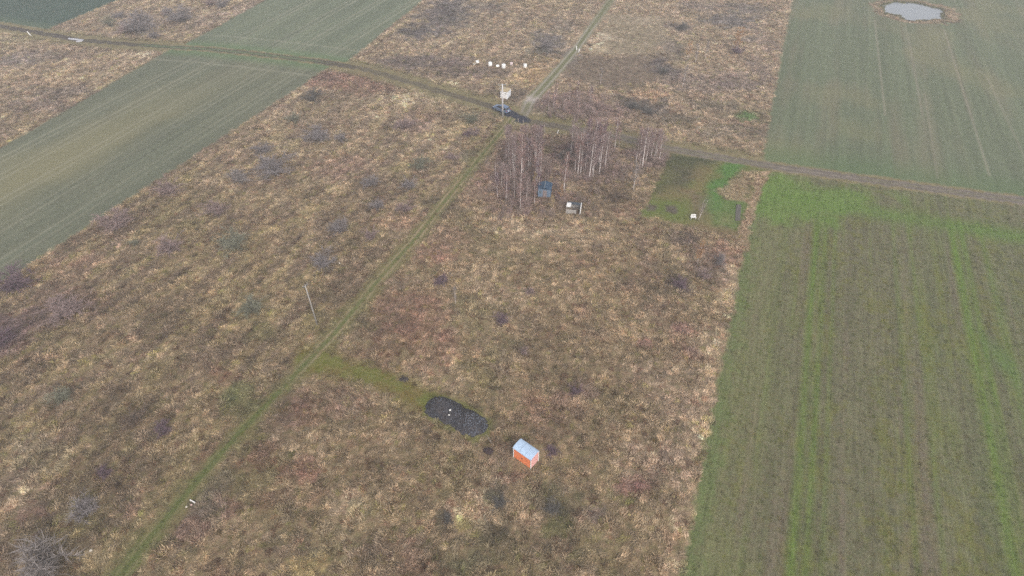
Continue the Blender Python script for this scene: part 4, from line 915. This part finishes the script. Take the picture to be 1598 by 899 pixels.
def car():
    a, b = P(795, 176.2), P(770.5, 166.2)      # rear, front
    d = b - a; ang = math.atan2(d[1], d[0]); c = (a + b) / 2 * (1 - .25 / CAMH)
    e = empty('parked_car', (c[0], c[1], 0.0), ang); tagd(e, 'silver blue estate car parked on the dirt road beside the pole', 'car')
    PAINT = plain('silver_blue_paint', (.16, .22, .34), .3, .3, .03, 3, .5); GL = plain('tinted_glass', (.015, .018, .025), .08, 0, .1, 2, .8)
    L, W = 4.5, 1.76; h = W / 2
    def loft(secs, mat, nm, par, bevel=0):
        m = MB(); k = len(secs[0]); 
        for s in secs: m.v += [tuple(p) for p in s]
        for i in range(len(secs) - 1):
            for j in range(k): m.f.append((i * k + j, i * k + (j + 1) % k, (i + 1) * k + (j + 1) % k, (i + 1) * k + j))
        m.f.append(tuple(range(k))[::-1]); m.f.append(tuple((len(secs) - 1) * k + j for j in range(k)))
        return m.build(nm, mat, par, False, bevel)
    def sec(x, wb, wt, z0, zm, z1): return [(x, -wb, z0), (x, wb, z0), (x, wb * 1.0, zm), (x, wt, z1), (x, -wt, z1), (x, -wb * 1.0, zm)]
    secs = [sec(-2.25, h * .86, h * .82, .38, .6, .86), sec(-2.15, h * .95, h * .9, .26, .62, .96), sec(-1.2, h, h * .93, .24, .66, .98), sec(.7, h, h * .93, .24, .66, .95), sec(1.4, h, h * .88, .24, .62, .88), sec(2.0, h * .93, h * .8, .26, .56, .78), sec(2.25, h * .78, h * .66, .34, .5, .64)]
    body = loft(secs, PAINT, 'body', e, .03)
    def sq(x, w_, z): return [(x, -w_, z), (x, w_, z)]
    m = MB(); cs = [(-2.12, .76, .95), (-1.85, .68, 1.40), (-.9, .66, 1.49), (.25, .66, 1.46), (1.15, .76, .93)]
    secs = []
    g = MB(); base = [(-2.12, .97), (-1.2, .97), (-.4, .97), (.4, .96), (1.15, .93)]
    for (x, wt, z), (xb, zb) in zip(cs, base): secs.append([(xb, -h * .9, zb - .05), (xb, h * .9, zb - .05), (x if x > xb - 1 else x, wt, z), (x, -wt, z)])
    loft(secs, GL, 'windows', e)
    m = MB(); secs = [[(-1.88, -.67, 1.39), (-1.88, .67, 1.39), (-1.84, .64, 1.44), (-1.84, -.64, 1.44)], [(-.9, -.67, 1.47), (-.9, .67, 1.47), (-.9, .62, 1.52), (-.9, -.62, 1.52)], [(.28, -.67, 1.43), (.28, .67, 1.43), (.25, .62, 1.485), (.25, -.62, 1.485)]]
    loft(secs, PAINT, 'roof', e)
    for x, y0 in ((-1.35, h), (1.42, h)):
        for s in (1, -1):
            m = MB(); m.tube([(x, s * (y0 - .2), .32), (x, s * (y0 + .015), .32)], .32, 18); t = m.build('wheel', DARK, e); m = MB(); m.tube([(x, s * (y0 + .0), .32), (x, s * (y0 + .025), .32)], .2, 12); m.build('rim', METAL, t)
    for s in (1, -1):
        m = MB(); m.box(2.12, s * .58, .62, .2, .3, .13); m.build('headlight', WHITE, e)
        m = MB(); m.box(-2.2, s * .68, .82, .12, .16, .26); m.build('tail_light', plain('red_lens', (.35, .01, .01), .3), e)
        m = MB(); m.box(.75, s * (h + .06), 1.0, .16, .16, .12); m.build('wing_mirror', PAINT, e)
        m = MB(); m.box(-.35, s * h * 1.004, .8, .14, .02, .03); m.build('handle', DARK, e)
    m = MB(); m.box(-2.265, 0, .62, .03, .52, .12); m.build('number_plate', WHITE, e)
    m = MB(); m.box(-2.24, 0, .42, .12, 1.5, .18); m.build('rear_bumper', PAINT, e)
car()

WB = plain('white_wrap', (.8, .8, .78), .45, 0, .05, 6, bump=.02)
def bale(px, py, r, H, label, mat=WB, flat=1.):
    q = P(px, py); m = MB(); k = 16; prof = [(0, 0.0), (r * .93, 0.0), (r, .1 * H), (r * 1.01, .5 * H), (r, .9 * H), (r * .9, H), (r * .4, H * 1.03), (0, H * 1.04)]
    for i, (a, z) in enumerate(prof):
        for j in range(k):
            t = 2 * math.pi * j / k; m.v.append((a * math.cos(t) * (1 + .03 * math.sin(3 * t)), a * math.sin(t), z))
    for i in range(len(prof) - 1):
        for j in range(k): m.f.append((i * k + j, i * k + (j + 1) % k, (i + 1) * k + (j + 1) % k, (i + 1) * k + j))
    o = m.build('wrapped_bale', mat, None, True); o.location = (q[0], q[1], 0); o.scale.z = flat; tagd(o, label, 'bale', 'white wrapped bales in the far meadow')
bale(745, 99, .5, .75, 'white lumpy bale, first from the green strip field'); bale(765, 103, .56, 1.05, 'white round bale, second from the strip field'); bale(776.5, 104, .5, .4, 'flat low white bale between two round ones')
bale(786, 106, .56, 1.05, 'white round bale right of the flat one'); bale(798, 101.5, .42, .75, 'pinkish white bale right of the round pair', plain('pink_wrap', (.62, .5, .5), .5, 0, .08, 4)); bale(819.5, 105, .5, .9, 'white bale standing apart, nearest the gravel rut track')
q = P(745, 100); m = MB(); m.box(0, 0, .1, 1.1, .5, .2); o = m.build('white_sheet', WB); o.location = (P(741.5, 100.5)[0], q[1], 0); tagd(o, 'folded white sheet lying beside the first bale', 'sheet')

def stake(px, py, H, r, label, mat, grp, lean=0, rz=0, nm='marker_post', cat='post'):
    q = P(px, py); e = empty(nm, (q[0], q[1], 0), rz); e.rotation_euler[1] = lean; tagd(e, label, cat, grp)
    m = MB(); m.tube([(0, 0, -.15), (0, 0, H)], r, 8); m.build('post', mat, e); m = MB(); m.tube([(0, 0, H), (0, 0, H + .04)], [r * 1.3, r * .9], 8); m.build('cap', mat, e)
stake(899.5, 78, 1.1, .13, 'white marker post beside the gravel rut track, upper of two', WHITE, 'white marker posts'); stake(903, 81.5, .9, .13, 'white marker post beside the gravel rut track, lower of two', WHITE, 'white marker posts', .2)
stake(48.5, 56, 1.4, .16, 'white marker post beside the dirt road at the left', WHITE, 'white marker posts', -.35); stake(869, 210, 1.1, .11, 'leaning white marker post in the grass right of the left thicket', WHITE, 'white marker posts', .3)
stake(305.5, 785, .85, .07, 'leaning white marker post beside the lower farm track', WHITE, 'white marker posts', -.5)
TIMB = plain('weathered_timber', (.33, .28, .24), .9, 0, .2, 6)
for px, py, H, lab in ((849.5, 206, 1.8, 'tall weathered gate post beside the dirt road'), (808.5, 190.5, .9, 'short post at the lower edge of the asphalt, left of a pair'), (816.5, 193, .9, 'short post at the lower edge of the asphalt, right of a pair'), (800.5, 192, .7, 'stubby post at the corner of farm track and asphalt'), (803.5, 195, .8, 'second stubby post by the farm track corner')):
    stake(px, py, H, .08, lab, TIMB, 'weathered posts at the junction', nm='wooden_post')
# meter cabinet at the roadside
q = P(934, 203); e = empty('meter_cabinet', (q[0], q[1], 0), .1); tagd(e, 'pale grey electric meter cabinet at the roadside behind the middle thicket', 'cabinet')
m = MB(); m.box(0, 0, .65, .6, .35, 1.3); m.build('body', plain('cabinet_grey', (.55, .52, .55), .5), e, bevel=.02); m = MB(); m.box(0, -.185, .75, .5, .02, .9); m.build('door', WHITE, e); m = MB(); m.box(0, 0, 1.33, .68, .43, .06); m.build('lid', METAL, e)
# white and reddish stones by the lower track
WS2 = plain('pale_block', (.5, .45, .38), .8); PS = plain('pinkish_block', (.46, .32, .29), .8)
for px, py, s, mt, lab in ((292.5, 793, .26, WS2, 'pale stone left of the leaning post by the lower track'), (300, 790, .26, PS, 'pinkish stone between the pale stone and the leaning post'), (530.5, 413, .32, WS2, 'white stone lying right of the dense grey shrub'), (144, 861, .32, WS2, 'pale boulder beside the sprawling shrub at bottom left'), (740, 258 + 460, .0, WS2, '')):
    if s: q = P(px, py); stone(q[0], q[1], 0.25, s, mt, lab)
# concrete culvert slabs at the left roadside
for k, (a0, b0, wd, lab) in enumerate((((107.5, 61.0), (130, 63.6), .55, 'long pale concrete slab at the edge of the dirt road'), ((119.5, 65.8), (129, 64.4), .45, 'short pale concrete slab joining the long one at the road edge'))):
    a, b = P(*a0), P(*b0); d = b - a; q = (a + b) / 2; m = MB(); m.box(0, 0, .15, np.linalg.norm(d), wd, .3); o = m.build('concrete_slab', plain('pale_concrete', (.46, .46, .5), .8), None, bevel=.03); o.location = (q[0], q[1], 0.02 * k); o.rotation_euler = (0, 0, math.atan2(d[1], d[0])); tagd(o, lab, 'slab', 'concrete slabs at the left roadside')

# blue tarpaulin hut in the thicket
def blue_hut():
    q = P(850, 303); e = empty('blue_hut', (q[0], q[1], 0), -.15); tagd(e, 'small blue hut with dark blue roof hidden among saplings', 'hut')
    BL = plain('blue_boards', (.12, .17, .24), .8, 0, .3, 4); RF = plain('dark_blue_tarpaulin', (.035, .07, .12), .55, 0, .35, 2)
    W, D, H = 2.5, 2.3, 1.9
    for x, y, sx, sy, nm in ((0, -D / 2, W, .05, 'front_wall'), (0, D / 2, W, .05, 'back_wall'), (-W / 2, 0, .05, D - .06, 'side_wall'), (W / 2, 0, .05, D - .06, 'side_wall')):
        m = MB(); m.box(x, y, H / 2, sx, sy, H); m.build(nm, BL, e)
    m = MB(); m.prism([(-W / 2 - .15, H - .02), (-W / 2 - .15, H + .05), (0, H + .42), (W / 2 + .15, H + .05), (W / 2 + .15, H - .02), (0, H + .34)], -D / 2 - .15, D / 2 + .15); rf = m.build('roof', RF, e)
    m = MB(); m.box(.0, 0, H + .43, .08, D + .3, .04); m.build('ridge_board', METAL, rf)
    m = MB(); m.box(.1, -D / 2 - .035, .85, .8, .03, 1.6); d = m.build('door', plain('door_boards', (.2, .16, .16), .8), e); m = MB(); m.box(.4, -D / 2 - .065, .85, .04, .03, .14); m.build('handle', METAL, d)
    m = MB(); m.box(-.8, -D / 2 - .035, 1.2, .5, .02, .45); m.build('window', plain('hut_glass', (.1, .13, .15), .15), e)
blue_hut()
def white_hut():
    q = P(895, 330); e = empty('open_hut', (q[0], q[1], 0), -.2); tagd(e, 'half open hut with dark roof and one white roof panel', 'hut')
    W, D, H = 2.7, 1.8, 1.5; GW = plain('grey_boards', (.30, .28, .26), .9, 0, .3, 4)
    for x in (-W / 2, W / 2):
        for y in (-D / 2, D / 2): m = MB(); m.box(x, y, H / 2, .1, .1, H); m.build('post', WHITE if x > 0 else TIMB, e)
    m = MB(); m.box(-.35, -D / 2 - .01, .5, W * .7, .05, 1.0); m.build('front_wall', GW, e)
    m = MB(); m.box(0, D / 2 + .01, H / 2, W - .12, .05, H - .04); m.build('back_wall', GW, e)
    m = MB(); m.box(W / 2 + .01, 0, H / 2, .05, D - .12, H - .04); m.build('side_wall', plain('side_white', (.6, .6, .6), .6), e)
    m = MB(); m.box(-W / 2 + .38, -.2, H + .06, .85, 1.35, .05); m.build('roof_panel', WHITE, e)
    m = MB(); m.box(.12, .52, H + .05, W + .1, .75, .05); m.build('roof', plain('dark_roof_felt', (.05, .065, .085), .7), e)
    m = MB(); m.box(W / 2, -.1, H + .1, .12, D + .2, .06); m.build('barge_board', WHITE, e)
    m = MB(); m.box(.45, -.1, .4, .7, .7, .8); o = m.build('crate', plain('dark_crate', (.10, .075, .06), .8)); o.location = e.location; o.rotation_euler = e.rotation_euler; tagd(o, 'dark wooden crate standing inside the half open hut', 'crate')
white_hut()
# garden bench on the lawn
def bench():
    q = P(1081.5, 341.5); e = empty('garden_bench', (q[0], q[1], 0), .05); tagd(e, 'small white garden bench at the lower edge of the lawn', 'bench')
    m = MB(); [m.box(0, -.2 + i * .13, .43, 1.0, .1, .03) for i in range(4)]; m.build('seat', WHITE, e)
    m = MB(); [m.box(0, .24, .6 + i * .13, 1.0, .03, .1) for i in range(3)]; m.build('backrest', WHITE, e)
    for x in (-.44, .44):
        for y, h in ((-.2, .42), (.24, .9)): m = MB(); m.box(x, y, h / 2, .06, .06, h); m.build('leg', WHITE, e)
bench()
# planting bed and brush heaps
a = [P(*p) for p in ((1149, 319.5), (1156.5, 320), (1155, 345), (1147, 344.5))]
m = MB(); n0 = len(m.v)
for z in (-.02, .12): m.v += [(p[0], p[1], z) for p in a]
m.f = [(3, 2, 1, 0), (4, 5, 6, 7)] + [(i, (i + 1) % 4, 4 + (i + 1) % 4, 4 + i) for i in range(4)]
o = m.build('planting_bed', plain('dug_soil', (.105, .095, .085), .95, 0, .5, 3, bump=.1), None, bevel=.04); tagd(o, 'long dark dug bed on the right side of the lawn', 'planting bed')
def brush(px, py, r, H, label, c, cat='brush pile'):
    q = P(px, py); e = empty('brush_pile', (q[0], q[1], 0)); tagd(e, label, cat); rr = random.Random(px); tw = MB(); mo = MB()
    k = 14
    for i in range(4):
        for j in range(k):
            t = 2 * math.pi * j / k; a_ = r * math.cos(i / 3 * 1.5) * rr.uniform(.8, 1.1); mo.v.append((a_ * math.cos(t), a_ * math.sin(t) * .7, H * .75 * math.sin(i / 3 * 1.5) - .03))
    for i in range(3):
        for j in range(k): mo.f.append((i * k + j, i * k + (j + 1) % k, (i + 1) * k + (j + 1) % k, (i + 1) * k + j))
    mo.f.append(tuple(3 * k + j for j in range(k)))
    for i in range(220):
        t = rr.uniform(0, 6.28); d = rr.random() ** .5 * r; p = Vector((d * math.cos(t), d * math.sin(t) * .7, H * .7 * (1 - (d / r) ** 2) * rr.uniform(.5, 1))); twigstrip(tw, rr, p, rdir(rr, .2), rr.uniform(.2, .5), .02)
    for nm, mb in (('core', mo), ('twigs', tw)): o = mb.build(nm, plain('brush', c, .9, 0, .5, 5), e)
brush(761.5, 704, .75, .55, 'dark brown heap of brushwood below the gravel heap', (.045, .028, .03)); brush(630, 592, .7, .35, 'low dark brushwood heap above the spur path', (.05, .042, .042))

# ------------------------------------------------------------------ haze
m = bpy.data.materials.new('haze'); m.use_nodes = True; nt = m.node_tree; nt.nodes.remove(nt.nodes['Principled BSDF'])
pv = nt.nodes.new('ShaderNodeVolumePrincipled'); pv.inputs['Color'].default_value = (.96, .965, 1, 1); pv.inputs['Density'].default_value = .00098; pv.inputs['Anisotropy'].default_value = .2
nt.links.new(pv.outputs[0], nt.nodes['Material Output'].inputs['Volume'])
mb = MB(); mb.box(0, 0, 35, 6200, 6200, 74); hz = mb.build('haze', m); hz['kind'] = 'stuff'; hz['label'] = 'thin grey autumn haze over the fields'
